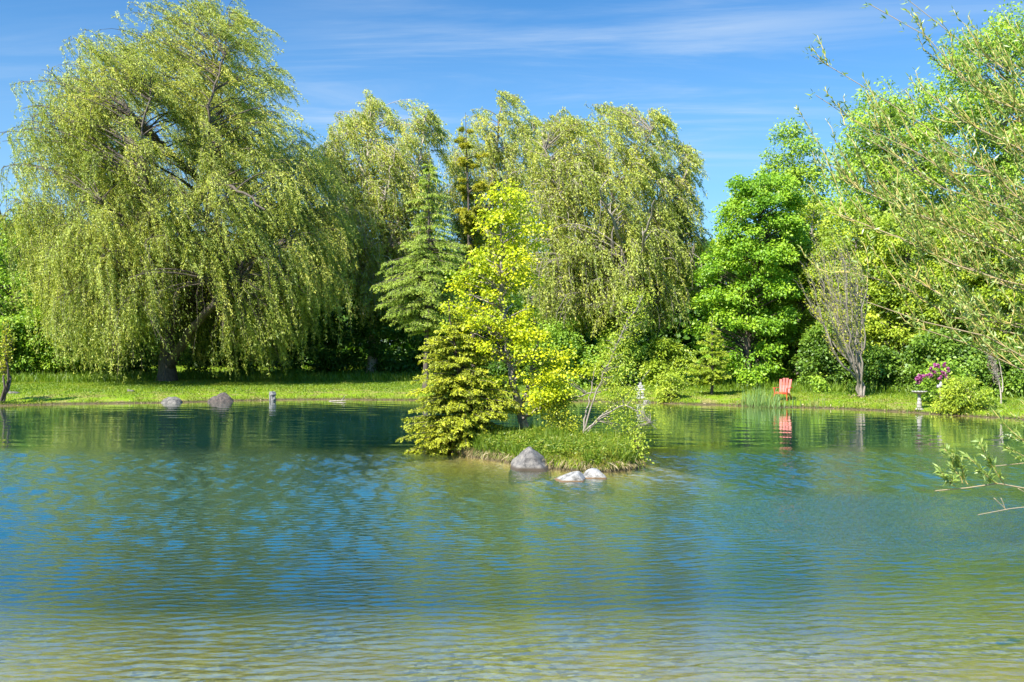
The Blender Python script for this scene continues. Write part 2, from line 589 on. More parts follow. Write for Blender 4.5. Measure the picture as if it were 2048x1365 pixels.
def waves(X, Y):
    r = RNG(77)
    gust = 0.5 + 0.5 * wobble(X, Y * 2.2, 0.5, 31)
    calm = sstep(Y + 1.2 * wobble(X, Y, 0.4, 12), 25.2, 28.6)
    lee = np.exp(-(((X - 7.0) / 4.2) ** 2 + ((Y - 16.5) / 3.2) ** 2) * 1.2)      # sheltered patch below the near willow
    amp_rip = (1 - calm) * (0.52 + 0.66 * gust) * (0.70 + 0.30 * sstep(Y, 9, 17)) * (1 - 0.72 * lee)
    amp_calm = 0.35 + 0.65 * calm
    z = np.zeros_like(X)
    for k in range(44):
        lam = 0.08 * (0.26 / 0.08) ** r.uniform()
        th = math.pi / 2 + r.normal() * 0.42
        kk = 2 * math.pi / lam
        ph = (X * math.cos(th) + Y * math.sin(th)) * kk + r.uniform(0, 6.28) + 0.9 * wobble(X, Y, 0.8, 100 + k)
        slope = 0.036
        z += amp_rip * slope / kk * np.sin(ph)
    for k in range(16):
        lam = 0.45 * (1.9 / 0.45) ** r.uniform()
        th = math.pi / 2 + r.normal() * 0.42
        kk = 2 * math.pi / lam
        z += amp_calm * 0.0042 / kk * np.sin((X * math.cos(th) + Y * math.sin(th)) * kk + r.uniform(0, 6.28))
    return z


wm = MB()
grid_mesh(wm, axis([(-36, -17, 0.3), (-17, -8, 0.06), (-8, 8, 0.045), (8, 17, 0.06), (17, 28, 0.2)]), axis([(5, 7.5, 0.12), (7.5, 16, 0.019), (16, 29, 0.027), (29, 54, 0.10)]), waves,
          keep=lambda X, Y: sdist(X, Y, SHORE_S) < 0.8, tintf=lambda X, Y: np.maximum(-ground_z(X, Y), 0.0))
tag(wm.build('pond_water', water_material(), smooth=True), kind='structure')


# ------------------------------------------------------------------ plants: shared builders
def bez(p0, p1, p2, K):
    t = np.linspace(0, 1, K)[None, :, None]
    return p0[:, None] * (1 - t) ** 2 + 2 * p1[:, None] * t * (1 - t) + p2[:, None] * t ** 2


def poly_resample(pts, K, jit=0.0, rng=None):
    pts = np.asarray(pts, float)
    s = np.concatenate([[0], np.cumsum(np.linalg.norm(np.diff(pts, axis=0), axis=1))])
    t = np.linspace(0, s[-1], K)
    out = np.stack([np.interp(t, s, pts[:, i]) for i in range(3)], -1)
    for _ in range(2):
        out[1:-1] = out[1:-1] * 0.5 + (out[:-2] + out[2:]) * 0.25
    if jit:
        out[1:-1] += rng.normal(size=(K - 2, 3)) * jit
    return out


def px_path(pts):
    return np.array([at(*p) for p in pts])


class Limbs:
    """trunk and limbs of one tree; remembers their points so that boughs can grow from the nearest one"""

    def __init__(self, rng):
        self.mb, self.rng, self.P, self.R = MB(), rng, [], []

    def limb(self, pts, r0, r1, K=14, sides=8, jit=0.04, flare=0.0):
        p = poly_resample(pts, K, jit, self.rng)
        t = np.linspace(0, 1, K)
        r = r0 + (r1 - r0) * t ** 0.8
        r = r * (1 + flare * np.exp(-t * K / 1.3))
        self.mb.tubes(p[None], r[None], sides)
        q = poly_resample(p, K * 3)
        self.P.append(q)
        self.R.append(np.interp(np.linspace(0, 1, K * 3), t, r))
        return p

    def attach(self, C, up=0.45, zmin=-9.0):
        P = np.concatenate(self.P)
        R = np.concatenate(self.R)
        hd = np.linalg.norm(C[:, None, :2] - P[None, :, :2], axis=2)
        want = np.maximum(C[:, None, 2] - up * hd, zmin)
        cost = hd + 1.6 * np.abs(P[None, :, 2] - want)
        i = cost.argmin(1)
        return P[i], R[i]


def rows_to_env(rows, d):
    rows = sorted(rows, key=lambda r: -r[0])
    a = np.array([[H + (HY - y) / F * d, (xl - 1024) / F * d, (xr - 1024) / F * d] for y, xl, xr in rows])
    return a            # z ascending, xl, xr


def sample_env(rng, env, n, d, tf, shell=0.45, front=0.5):
    zz = np.linspace(env[0, 0], env[-1, 0], 200)
    w = np.interp(zz, env[:, 0], env[:, 2] - env[:, 1])
    c = np.cumsum(np.maximum(w, 0.05))
    z = np.interp(rng.uniform(0, c[-1], n), c, zz)
    xl = np.interp(z, env[:, 0], env[:, 1])
    xr = np.interp(z, env[:, 0], env[:, 2])
    r = rng.uniform(size=n) ** shell
    th = rng.uniform(0, 2 * np.pi, n)
    sy = np.where(rng.uniform(size=n) < front, -1, 1) * np.abs(np.sin(th))
    hw = (xr - xl) / 2
    wmax = (env[:, 2] - env[:, 1]).max() / 2
    hd = np.sqrt(hw * wmax) * tf
    x = (xl + xr) / 2 + hw * r * np.cos(th)
    y = d + hd * r * sy
    return np.stack([x, y, z], -1), r


def along(paths, idx, t):
    """points and tangents at parameter t on paths[idx]"""
    K = paths.shape[1]
    f = np.clip(t, 0, 0.9999) * (K - 1)
    i = f.astype(int)
    fr = (f - i)[:, None]
    a, b = paths[idx, i], paths[idx, i + 1]
    return a + (b - a) * fr, unit(b - a)


def finish_tree(root, lm, lf, bark, leaf, crown='crown'):
    o = root.location
    lm.build('trunk', MAT[bark], root, smooth=True, origin=o)
    lf.build(crown, MAT[leaf], root, origin=o)
    return root


def in_holes(P, d, holes):
    """gaps on the near side of a crown where the inner limbs show"""
    k = np.zeros(len(P), bool)
    for px, py, rx, ry in holes:
        c = at(px, py, d)
        k |= (((P[:, 0] - c[0]) / (rx / F * d)) ** 2 + ((P[:, 2] - c[2]) / (ry / F * d)) ** 2 < 1) & (P[:, 1] < d + 1.0)
    return k


def broadleaf(name, label, cat, rows, d, base, seed, n_clump=150, per=120, leaf=(0.16, 0.11), cr=0.55, tf=0.8, bark='bark_dark',
              mat='green_leaf', trunk_r=0.16, group=None, tshift=0.0, droop=0.25, flat=0.62, shell=0.45, apex=None, limbs_r=0.045, stems=None, holes=()):
    rng = RNG(seed)
    env = rows_to_env(rows, d)
    bx = (base - 1024) / F * d if base is not None else env[len(env) // 2, 1:].mean()
    by = d + 0.1
    b0 = np.array([bx, by, gz(bx, by)])
    root = empty(name, tuple(b0), label, cat, group)
    L = Limbs(rng)
    ztop = env[-1, 0]
    cx = lambda f: np.interp(b0[2] + (ztop - b0[2]) * f, env[:, 0], env[:, 1:].mean(1))
    pts = [b0 - [0, 0, 0.15]] + [np.array([bx + (cx(f) - bx) * min(1, f * 1.2), by + rng.normal() * 0.1, b0[2] + (ztop - b0[2]) * f]) for f in (0.15, 0.35, 0.55, 0.75, 0.92)]
    if stems is None:
        L.limb(pts, trunk_r, trunk_r * 0.18, K=16, sides=8, jit=0.03, flare=0.5)
    else:
        for i, (sp, ra, rb) in enumerate(stems):
            q = px_path(sp)
            if i == 0:
                q[0] = b0 - [0, 0, 0.1]
            L.limb(q, ra, rb, K=18, sides=8, jit=0.02, flare=0.4 if i == 0 else 0)
    C, rr = sample_env(rng, env, n_clump, d, tf, shell)
    C = C[~in_holes(C, d, holes)]
    n_clump = len(C)
    A, AR = L.attach(C, zmin=b0[2] + 0.14 * (ztop - b0[2]))
    M = (A + C) / 2 + np.stack([np.zeros(len(C)), np.zeros(len(C)), 0.12 * np.linalg.norm(C - A, axis=1)], -1) + rng.normal(size=C.shape) * 0.12
    br = bez(A, M, C, 6)
    r0 = np.minimum(AR * 0.6, limbs_r * (0.6 + rng.uniform(size=len(C))))
    L.mb.tubes(br, r0[:, None] * np.linspace(1, 0.22, 6)[None], 4)
    lf = MB()
    sz = cr * rng.uniform(0.45, 1.6, n_clump)
    cnt = np.maximum(8, (per * (sz / cr) ** 2 * rng.uniform(0.6, 1.2, n_clump)).astype(int))
    idx = np.repeat(np.arange(n_clump), cnt)
    n = len(idx)
    off = rng.normal(size=(n, 3))
    off = unit(off) * (rng.uniform(size=(n, 1)) ** 0.45)
    off[:, 2] *= flat
    off *= sz[idx][:, None]
    # boughs droop outwards from the stem
    out = unit(np.concatenate([C[:, :2] - A[:, :2], np.zeros((len(C), 1))], 1) + 1e-6)
    hlen = (off * out[idx]).sum(1)
    P = C[idx] + off
    P[:, 2] -= droop * np.abs(hlen)
    P = P + rng.normal(size=(n, 3)) * 0.06
    D = unit(unit(off + 1e-6) * 0.6 + out[idx] * 0.5 + rng.normal(size=(n, 3)) * 0.5 + np.array([0, 0, -0.35]))
    ct = rng.normal(size=n_clump) * 0.19
    tint = np.clip(0.48 + tshift + ct[idx] + rng.normal(size=n) * 0.17, 0, 1)
    s = rng.uniform(0.65, 1.3, n)
    lf.leaves(P, D, leaf[0] * s, leaf[1] * s, rng, tint)
    return finish_tree(root, L.mb, lf, bark, mat)


def shrub(name, label, cat, rows, d, seed, **kw):
    kw.setdefault('trunk_r', 0.05)
    kw.setdefault('limbs_r', 0.02)
    return broadleaf(name, label, cat, rows, d, None, seed, **kw)


def hang(rng, p0, d0, Ls, g, K=9, bend=0.5, jit=0.05):
    """strands that start along d0 and turn into the pull g"""
    n = len(p0)
    P = np.empty((n, K, 3))
    P[:, 0] = p0
    st = (Ls / (K - 1))[:, None]
    for k in range(1, K):
        a = min(1.0, (k / (K - 1)) / bend)
        dd = unit(d0 * (1 - a) ** 1.2 + g * (0.25 + a) + rng.normal(size=(n, 3)) * jit)
        P[:, k] = P[:, k - 1] + dd * st
    return P


def willow(name, label, rows, d, limbs, seed, n_bough, n_str, leaf=(0.17, 0.05), spacing=0.085, tf=0.75, mat='willow_leaf', bark='bark_dark',
           wind=0.9, zmin=(1.0, 4.5), lrange=(1.3, 5.0), bare=0.05, density=None, group=None, tshift=0.0, shell=0.4, droopy=1.0, holes=()):
    rng = RNG(seed)
    env = rows_to_env(rows, d)
    b0 = at(*limbs[0][0][0])
    b0[2] = gz(b0[0], b0[1])
    root = empty(name, tuple(b0), label, 'tree', group)
    L = Limbs(rng)
    for i, (pts, r0, r1) in enumerate(limbs):
        p = px_path(pts)
        if i == 0:
            p[0] = b0 - [0, 0, 0.2]
        L.limb(p, r0, r1, K=18, sides=9, jit=0.07, flare=0.45 if i == 0 else 0)
    C, rr = sample_env(rng, env, n_bough, d, tf, shell)
    C = C[~in_holes(C, d, holes)]
    n_bough = len(C)
    zf = (C[:, 2] - env[0, 0]) / (env[-1, 0] - env[0, 0])
    A, AR = L.attach(C, up=0.35, zmin=b0[2] + 0.24 * (env[-1, 0] - b0[2]))
    dist = np.linalg.norm(C - A, axis=1)
    M = A * 0.35 + C * 0.65 + np.stack([0 * dist, 0 * dist, 0.22 * dist * droopy], -1) + rng.normal(size=C.shape) * 0.25
    br = bez(A, M, C, 9)
    r0 = np.minimum(AR * 0.55, 0.035 + 0.011 * dist)
    L.mb.tubes(br, r0[:, None] * np.linspace(1, 0.15, 9)[None], 5)
    idx = np.repeat(np.arange(n_bough), n_str)
    n = len(idx)
    t = rng.uniform(0.4, 1.0, n)
    p0, tg = along(br, idx, t)
    out = np.concatenate([C[:, :2] - b0[:2], np.zeros((n_bough, 1))], 1)
    out = unit(out)
    d0 = unit(tg * 0.5 + out[idx] * 0.45 + rng.normal(size=(n, 3)) * np.array([0.6, 0.6, 0.3]) + np.array([0, 0, 0.3]))
    zfi = np.clip(zf[idx] + rng.normal(size=n) * 0.08, 0, 1)
    Ls = (lrange[1] + (lrange[0] - lrange[1]) * zfi ** 0.8) * rng.uniform(0.55, 1.25, n)
    zm = (zmin[0] + (zmin[1] - zmin[0]) * rng.uniform(size=n_bough) ** 1.5)[idx] + rng.uniform(-0.3, 0.6, n) + b0[2]
    Ls = np.clip(np.minimum(Ls, (p0[:, 2] - zm) * 1.05), 0.5, None)
    w = wind * (0.10 + zfi ** 1.6)
    g = unit(np.stack([w, 0.15 * w, -1.0 + 0.35 * zfi], -1))
    g = unit(g + rng.normal(size=(n_bough, 3))[idx] * np.array([0.22, 0.22, 0.1]))
    S = hang(rng, p0, d0, Ls, g, K=9, bend=0.7, jit=0.14)
    keep = rng.uniform(size=n) < 0.45
    L.mb.tubes(S[keep], np.full((keep.sum(), 9), 0.012) * np.linspace(1.2, 0.5, 9)[None], 3)
    is_bare = rng.uniform(size=n) < bare * (zfi < 0.65)
    L.mb.tubes(S[is_bare], np.full((is_bare.sum(), 9), 0.02) * np.linspace(1.3, 0.4, 9)[None], 3)
    lf = MB()
    ok = np.where(~is_bare)[0]
    cnt = np.maximum(6, (Ls[ok] / spacing).astype(int))
    li = np.repeat(ok, cnt)
    m = len(li)
    tt = rng.uniform(0.05, 1.0, m) ** 0.9
    P, T = along(S, li, tt)
    per = rng.normal(size=(m, 3))
    D = unit(T * 0.75 + per * 0.55 + np.array([0.05, 0, -0.1]))
    P = P + rng.normal(size=(m, 3)) * 0.035
    if len(holes):
        k = ~in_holes(P, d, holes) | (rng.uniform(size=m) < 0.22)
        P, D, li = P[k], D[k], li[k]
        m = len(li)
    bt = rng.normal(size=n_bough) * 0.12
    st = rng.normal(size=n) * 0.10
    tint = np.clip(0.42 + tshift + 0.20 * (zf[idx[li]] - 0.4) + bt[idx[li]] + st[li] + rng.normal(size=m) * 0.13, 0, 1)
    s = rng.uniform(0.6, 1.25, m)
    lf.leaves(P, D, leaf[0] * s, leaf[1] * s, rng, tint, upbias=0.6)
    return finish_tree(root, L.mb, lf, bark, mat)


def conifer(name, label, rows, d, base, seed, n_br=160, twig=9, needles=26, nl=(0.09, 0.03), tf=0.9, mat='larch_needle', bark='bark_dark', trunk_r=0.15,
            droop=0.25, rise=0.15, tshift=0.0, group=None, base_py=None, zlow=None, br_r=0.03, twl=0.38, topw=0.5):
    rng = RNG(seed)
    env = rows_to_env(rows, d)
    bx, by = (base - 1024) / F * d, d
    b0 = np.array([bx, by, gz(bx, by)])
    root = empty(name, tuple(b0), label, 'tree', group)
    L = Limbs(rng)
    top = np.array([env[-1, 1:].mean(), d, env[-1, 0] - 0.1])
    tr = L.limb([b0 - [0, 0, 0.1], b0 * 0.6 + top * 0.4 + rng.normal(size=3) * 0.05, top], trunk_r, 0.012, K=16, sides=7, jit=0.015, flare=0.3)
    zt = np.linspace(env[0, 0], env[-1, 0] - 0.02, 200)
    zs = env[0, 0] + (env[-1, 0] - env[0, 0]) * (1 - rng.uniform(0.0004, 1, n_br) ** topw)
    th = rng.uniform(0, 2 * np.pi, n_br)
    xl = np.interp(zs, env[:, 0], env[:, 1])
    xr = np.interp(zs, env[:, 0], env[:, 2])
    tx = np.interp(zs, tr[:, 2], tr[:, 0])
    ty = np.interp(zs, tr[:, 2], tr[:, 1])
    ex = np.where(np.cos(th) > 0, xr - tx, tx - xl)
    ey = (xr - xl) / 2 * tf
    ln = 1 / np.sqrt((np.cos(th) / np.maximum(ex, 0.05)) ** 2 + (np.sin(th) / np.maximum(ey, 0.05)) ** 2) * rng.uniform(0.45, 1.15, n_br)
    dirh = np.stack([np.cos(th), np.sin(th), 0 * th], -1)
    p0 = np.stack([tx, ty, zs + ln * droop * 0.35], -1)
    p1 = p0 + dirh * (ln * 0.5)[:, None] + np.array([0, 0, 1.0]) * (ln * (rise - droop * 0.3))[:, None]
    p2 = p0 + dirh * ln[:, None] - np.array([0, 0, 1.0]) * (ln * (droop - rise))[:, None]
    br = bez(p0, p1, p2, 8)
    L.mb.tubes(br, (br_r * (0.3 + ln / ln.max()))[:, None] * np.linspace(1, 0.2, 8)[None], 4)
    idx = np.repeat(np.arange(n_br), twig * 2)
    n = len(idx)
    t = rng.uniform(0.18, 1.0, n)
    q0, tg = along(br, idx, t)
    sgn = np.where(rng.uniform(size=n) < 0.5, -1.0, 1.0)
    side = unit(np.cross(tg, np.array([0, 0, 1.0]))) * sgn[:, None]
    tl = twl * ln[idx] * (1.08 - t * 0.75) * rng.uniform(0.6, 1.2, n)
    td = unit(side * 0.75 + tg * 0.75 + rng.normal(size=(n, 3)) * 0.14 + np.array([0, 0, -0.12 - droop * 0.4]))
    tw = hang(rng, q0, td, tl, unit(td + np.array([0, 0, -0.25])), K=4, bend=1.0, jit=0.06)
    L.mb.tubes(tw, np.full((n, 4), br_r * 0.22) * np.linspace(1, 0.5, 4)[None], 3)
    lf = MB()
    cnt = np.maximum(4, (needles * tl / tl.mean()).astype(int))
    li = np.repeat(np.arange(n), cnt)
    m = len(li)
    P, T = along(tw, li, rng.uniform(0, 1.0, m))
    D = unit(T * 0.8 + rng.normal(size=(m, 3)) * 0.55)
    bt = rng.normal(size=n_br) * 0.13
    # fresh growth at the tips of the boughs is paler
    tint = np.clip(0.36 + tshift + bt[idx[li]] + 0.22 * (t[li] - 0.4) + rng.normal(size=m) * 0.15, 0, 1)
    s = rng.uniform(0.7, 1.25, m)
    lf.leaves(P, D, nl[0] * s, nl[1] * s, rng, tint, upbias=0.8)
    return finish_tree(root, L.mb, lf, bark, mat)


# ------------------------------------------------------------------ the big trees beyond the pond
willow('weeping_willow', 'huge weeping willow on the left lawn, tallest tree, with long trailing strands', [
    (-8, 350, 470), (25, 300, 525), (60, 215, 545), (120, 115, 560), (190, 40, 590), (260, 12, 640), (340, 12, 660), (420, 20, 680), (500, 40, 690), (560, 60, 690), (610, 90, 670), (650, 140, 620), (700, 185, 585)],
    62, [
    ([(334, 765, 62), (334, 700, 62), (341, 620, 62), (350, 530, 61.8), (372, 450, 62), (402, 370, 62)], 0.50, 0.24),
    ([(402, 370, 62), (372, 335, 61), (330, 298, 59), (300, 262, 57), (262, 228, 56)], 0.22, 0.07),
    ([(338, 640, 62), (310, 540, 60), (270, 460, 58), (200, 400, 56)], 0.24, 0.06),
    ([(338, 735, 62), (378, 668, 60), (430, 606, 58.5), (475, 552, 58), (500, 480, 60), (515, 400, 62)], 0.34, 0.07),
    ([(475, 552, 58), (540, 510, 59), (600, 440, 61), (635, 360, 63)], 0.12, 0.03),
    ([(372, 450, 62), (410, 380, 64), (440, 270, 66), (430, 150, 66), (420, 60, 65)], 0.22, 0.04),
    ([(350, 520, 62), (300, 400, 66), (220, 330, 69), (150, 260, 70), (100, 200, 70)], 0.22, 0.04),
    ([(372, 450, 62), (470, 390, 66), (540, 330, 70), (590, 280, 71)], 0.2, 0.04),
    ([(350, 530, 62), (300, 420, 57), (280, 300, 55), (300, 180, 56)], 0.2, 0.04),
    ([(402, 370, 62), (425, 330, 58), (415, 230, 56), (450, 110, 57)], 0.2, 0.04),
    ([(402, 372, 62), (430, 366, 57), (480, 380, 55), (530, 420, 54)], 0.2, 0.05),
    ([(341, 620, 62), (240, 560, 60), (150, 500, 60), (100, 480, 60)], 0.17, 0.04)],
    11, 1250, 14, leaf=(0.16, 0.040), spacing=0.043, holes=[(432, 635, 52, 85), (372, 705, 34, 50), (322, 715, 15, 45), (320, 262, 34, 18), (412, 372, 46, 22), (480, 470, 24, 30), (555, 640, 15, 50)], zmin=(0.15, 7.0), lrange=(0.9, 4.8), bare=0.03)

willow('weeping_willow', 'broad weeping willow right of the larch, behind the island, tousled olive crown', [
    (212, 1120, 1230), (232, 1085, 1330), (262, 1050, 1345), (300, 1035, 1392), (345, 1030, 1385), (400, 1020, 1385), (460, 1020, 1405), (540, 1030, 1405), (600, 1050, 1395), (640, 1080, 1380)],
    59, [
    ([(1268, 772, 59), (1266, 640, 59), (1252, 540, 59), (1232, 450, 59), (1212, 330, 59)], 0.40, 0.06),
    ([(1252, 560, 59), (1190, 470, 58), (1130, 380, 57), (1090, 300, 57)], 0.2, 0.04),
    ([(1262, 600, 59), (1310, 500, 58), (1350, 410, 58), (1382, 318, 58)], 0.2, 0.04),
    ([(1232, 450, 59), (1272, 350, 57), (1302, 262, 56)], 0.15, 0.03),
    ([(1262, 600, 59), (1240, 480, 55), (1200, 380, 53)], 0.18, 0.04),
    ([(1262, 600, 59), (1290, 480, 54), (1310, 400, 52)], 0.18, 0.04),
    ([(1252, 540, 59), (1200, 440, 63), (1140, 340, 65)], 0.18, 0.04),
    ([(1252, 540, 59), (1310, 430, 63), (1340, 330, 65)], 0.18, 0.04)],
    12, 720, 13, leaf=(0.17, 0.052), spacing=0.058, mat='willow_leaf_olive', bark='bark_grey', zmin=(2.6, 8.0), lrange=(0.8, 3.6), wind=0.7, bare=0.10)

willow('weeping_willow', 'airy weeping willow between the tallest willow and the larch, sky showing through', [
    (185, 728, 748), (205, 705, 868), (235, 655, 885), (290, 622, 890), (380, 615, 885), (470, 645, 870), (560, 660, 855), (620, 680, 840)],
    70, [
    ([(742, 757, 70), (745, 620, 70), (732, 520, 70), (724, 420, 70), (736, 300, 70), (742, 215, 70)], 0.34, 0.05),
    ([(740, 540, 70), (798, 450, 69), (836, 350, 68), (850, 235, 68)], 0.18, 0.04),
    ([(724, 430, 70), (692, 355, 69), (676, 285, 68)], 0.14, 0.03),
    ([(735, 500, 70), (770, 400, 67), (790, 300, 66)], 0.14, 0.03),
    ([(732, 520, 70), (700, 470, 67), (680, 420, 66)], 0.14, 0.03)],
    13, 480, 13, leaf=(0.18, 0.058), spacing=0.065, bark='bark_pale', zmin=(3.0, 9.0), lrange=(1.1, 3.6), wind=0.5, bare=0.04)

willow('weeping_willow', 'thin willow top rising behind the sparse pine', [
    (186, 985, 1015), (214, 940, 1060), (250, 900, 1095), (300, 880, 1090), (370, 875, 1080), (450, 880, 1070), (540, 890, 1060), (600, 900, 1050)],
    74, [
    ([(985, 752, 74), (984, 560, 74), (978, 420, 74), (990, 300, 74), (1004, 205, 74)], 0.3, 0.04),
    ([(984, 500, 74), (940, 400, 73), (925, 300, 73)], 0.14, 0.03),
    ([(984, 470, 74), (1035, 370, 73), (1070, 250, 73)], 0.14, 0.03)],
    14, 360, 13, leaf=(0.18, 0.058), spacing=0.065, bark='bark_grey', mat='willow_leaf', zmin=(4, 10.0), lrange=(1.0, 3.0), wind=0.5, bare=0.05)

conifer('larch', 'feathery blue green larch standing left of the island tree', [
    (300, 854, 864), (350, 832, 886), (430, 806, 914), (500, 778, 934), (560, 752, 945), (610, 756, 944), (650, 795, 930), (668, 820, 900)],
    55, 851, 21, n_br=280, twig=13, needles=12, nl=(0.11, 0.030), tshift=0.08, trunk_r=0.17, droop=0.30, rise=0.12, br_r=0.03, twl=0.36)

conifer('pine', 'sparse pine with yellowish needle tufts and a bare dark stem', [
    (222, 926, 936), (255, 905, 962), (300, 915, 968), (350, 900, 985), (385, 905, 1005), (440, 900, 1010), (490, 920, 1000), (560, 920, 990)],
    65, 950, 22, n_br=46, twig=5, needles=60, nl=(0.22, 0.045), topw=1.0, mat='pine_needle', trunk_r=0.22, droop=0.0, rise=0.25, br_r=0.05, twl=0.32)

broadleaf('maple', 'bright green round maple right of the broad willow, reaching down to the lawn', 'tree', [
    (342, 1500, 1560), (368, 1462, 1590), (420, 1450, 1602), (480, 1425, 1605), (540, 1400, 1600), (600, 1396, 1592), (650, 1392, 1585), (700, 1412, 1578), (748, 1440, 1560)],
    56, 1495, 31, n_clump=290, per=150, leaf=(0.155, 0.11), cr=0.55, tf=0.85, mat='maple_green_leaf', trunk_r=0.25, flat=0.5, droop=0.4)

broadleaf('ash', 'slim tall tree rising behind the bright green maple', 'tree', [
    (236, 1572, 1588), (268, 1548, 1610), (310, 1528, 1640), (370, 1520, 1665), (430, 1520, 1690), (520, 1530, 1690), (600, 1540, 1680)],
    69, 1595, 32, n_clump=200, per=120, leaf=(0.20, 0.11), tshift=0.12, cr=0.7, tf=0.8, trunk_r=0.2, bark='bark_grey')
broadleaf('ash', 'tall leafy tree behind the near willow, its top left of the tallest right hand tree', 'tree', [
    (150, 1770, 1800), (185, 1725, 1855), (240, 1690, 1890), (320, 1650, 1900), (400, 1640, 1900), (480, 1640, 1890), (560, 1650, 1880)],
    63, 1775, 33, n_clump=320, per=130, leaf=(0.19, 0.11), cr=0.75, tf=0.8, trunk_r=0.25, bark='bark_grey', mat='green_leaf', tshift=0.22)
broadleaf('ash', 'tallest right hand tree, crown touching the right edge above the near willow', 'tree', [
    (28, 2010, 2060), (50, 1950, 2110), (105, 1875, 2160), (180, 1850, 2180), (270, 1840, 2190), (360, 1840, 2190), (460, 1850, 2180), (560, 1860, 2170)],
    60, 2010, 34, n_clump=420, per=130, leaf=(0.19, 0.11), cr=0.8, tf=0.8, trunk_r=0.3, bark='bark_grey', mat='green_leaf', tshift=0.22)

# the band of olive trees behind the right bank
for lab, rows, d, b, s in [
    ('olive green tree directly right of the bright green maple', [(395, 1600, 1650), (450, 1570, 1690), (540, 1545, 1690), (620, 1530, 1680), (690, 1535, 1670), (740, 1560, 1650)], 58, 1602, 41),
    ('olive green tree behind the bare vase shaped tree', [(405, 1690, 1740), (450, 1650, 1790), (540, 1620, 1810), (640, 1620, 1810), (700, 1640, 1800), (745, 1660, 1780)], 55, 1690, 42),
    ('olive green tree right of the bare vase shaped tree', [(410, 1790, 1830), (460, 1750, 1890), (550, 1735, 1905), (640, 1735, 1900), (700, 1750, 1890), (740, 1770, 1870)], 53, 1800, 43),
    ('olive green tree with a leaning trunk behind the lilac', [(420, 1890, 1940), (470, 1850, 1990), (560, 1840, 2005), (650, 1845, 2000), (710, 1860, 1990), (750, 1880, 1970)], 51, 1912, 44),
    ('olive green tree at the right edge behind the bare twiggy sapling', [(410, 1990, 2060), (470, 1960, 2120), (560, 1945, 2140), (650, 1950, 2130), (720, 1960, 2110), (765, 1980, 2090)], 49, 2030, 45)]:
    broadleaf('olive_tree', lab, 'tree', rows, d, b, s, n_clump=200, per=120, leaf=(0.17, 0.10), cr=0.55, tf=0.8, mat='olive_leaf', trunk_r=0.15,
              flat=0.5, droop=0.35, group='olive green trees behind the right bank', bark='bark_grey')

# left of and behind the big willow
broadleaf('broad_tree', 'light green tree at the left edge behind the huge willow', 'tree', [
    (388, -60, 40), (430, -90, 90), (520, -110, 150), (600, -110, 165), (670, -100, 150), (720, -80, 120)], 71, 20, 51, n_clump=200, per=110, leaf=(0.2, 0.12), cr=0.75,
    mat='green_leaf', tshift=0.15, trunk_r=0.25)
broadleaf('broad_tree', 'yellow green tree peeping out left of the willow trunk', 'tree', [
    (470, 110, 190), (520, 80, 240), (590, 70, 260), (660, 80, 260), (715, 100, 240)], 68, 165, 52, n_clump=120, per=110, leaf=(0.18, 0.11), cr=0.6,
    mat='yellow_leaf', tshift=-0.12, trunk_r=0.14)
for lab, rows, d, s, mt in [
    ('green bush at the left edge behind the grass', [(640, -60, 40), (690, -90, 80), (745, -80, 70)], 66, 61, 'green_leaf'),
    ('green bush between the left edge and the willow trunk', [(610, 70, 130), (670, 30, 175), (745, 40, 170)], 67, 62, 'green_leaf'),
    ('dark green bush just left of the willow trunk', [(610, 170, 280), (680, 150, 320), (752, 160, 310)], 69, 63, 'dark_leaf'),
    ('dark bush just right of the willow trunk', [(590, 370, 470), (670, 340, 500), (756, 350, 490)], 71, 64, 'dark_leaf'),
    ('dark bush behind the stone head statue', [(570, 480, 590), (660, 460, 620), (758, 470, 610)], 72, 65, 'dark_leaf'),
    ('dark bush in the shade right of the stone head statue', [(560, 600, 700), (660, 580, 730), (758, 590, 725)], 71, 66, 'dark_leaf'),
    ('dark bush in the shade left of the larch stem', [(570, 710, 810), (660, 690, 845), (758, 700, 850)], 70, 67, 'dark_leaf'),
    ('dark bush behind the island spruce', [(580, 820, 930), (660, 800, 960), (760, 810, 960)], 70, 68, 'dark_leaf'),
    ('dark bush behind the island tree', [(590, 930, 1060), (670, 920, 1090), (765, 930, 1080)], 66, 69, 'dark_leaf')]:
    shrub('bush', lab, 'bush', rows, d, s, n_clump=120, per=130, leaf=(0.19, 0.13), cr=0.6, tf=0.55, mat=mt, group='bushes under the far trees')
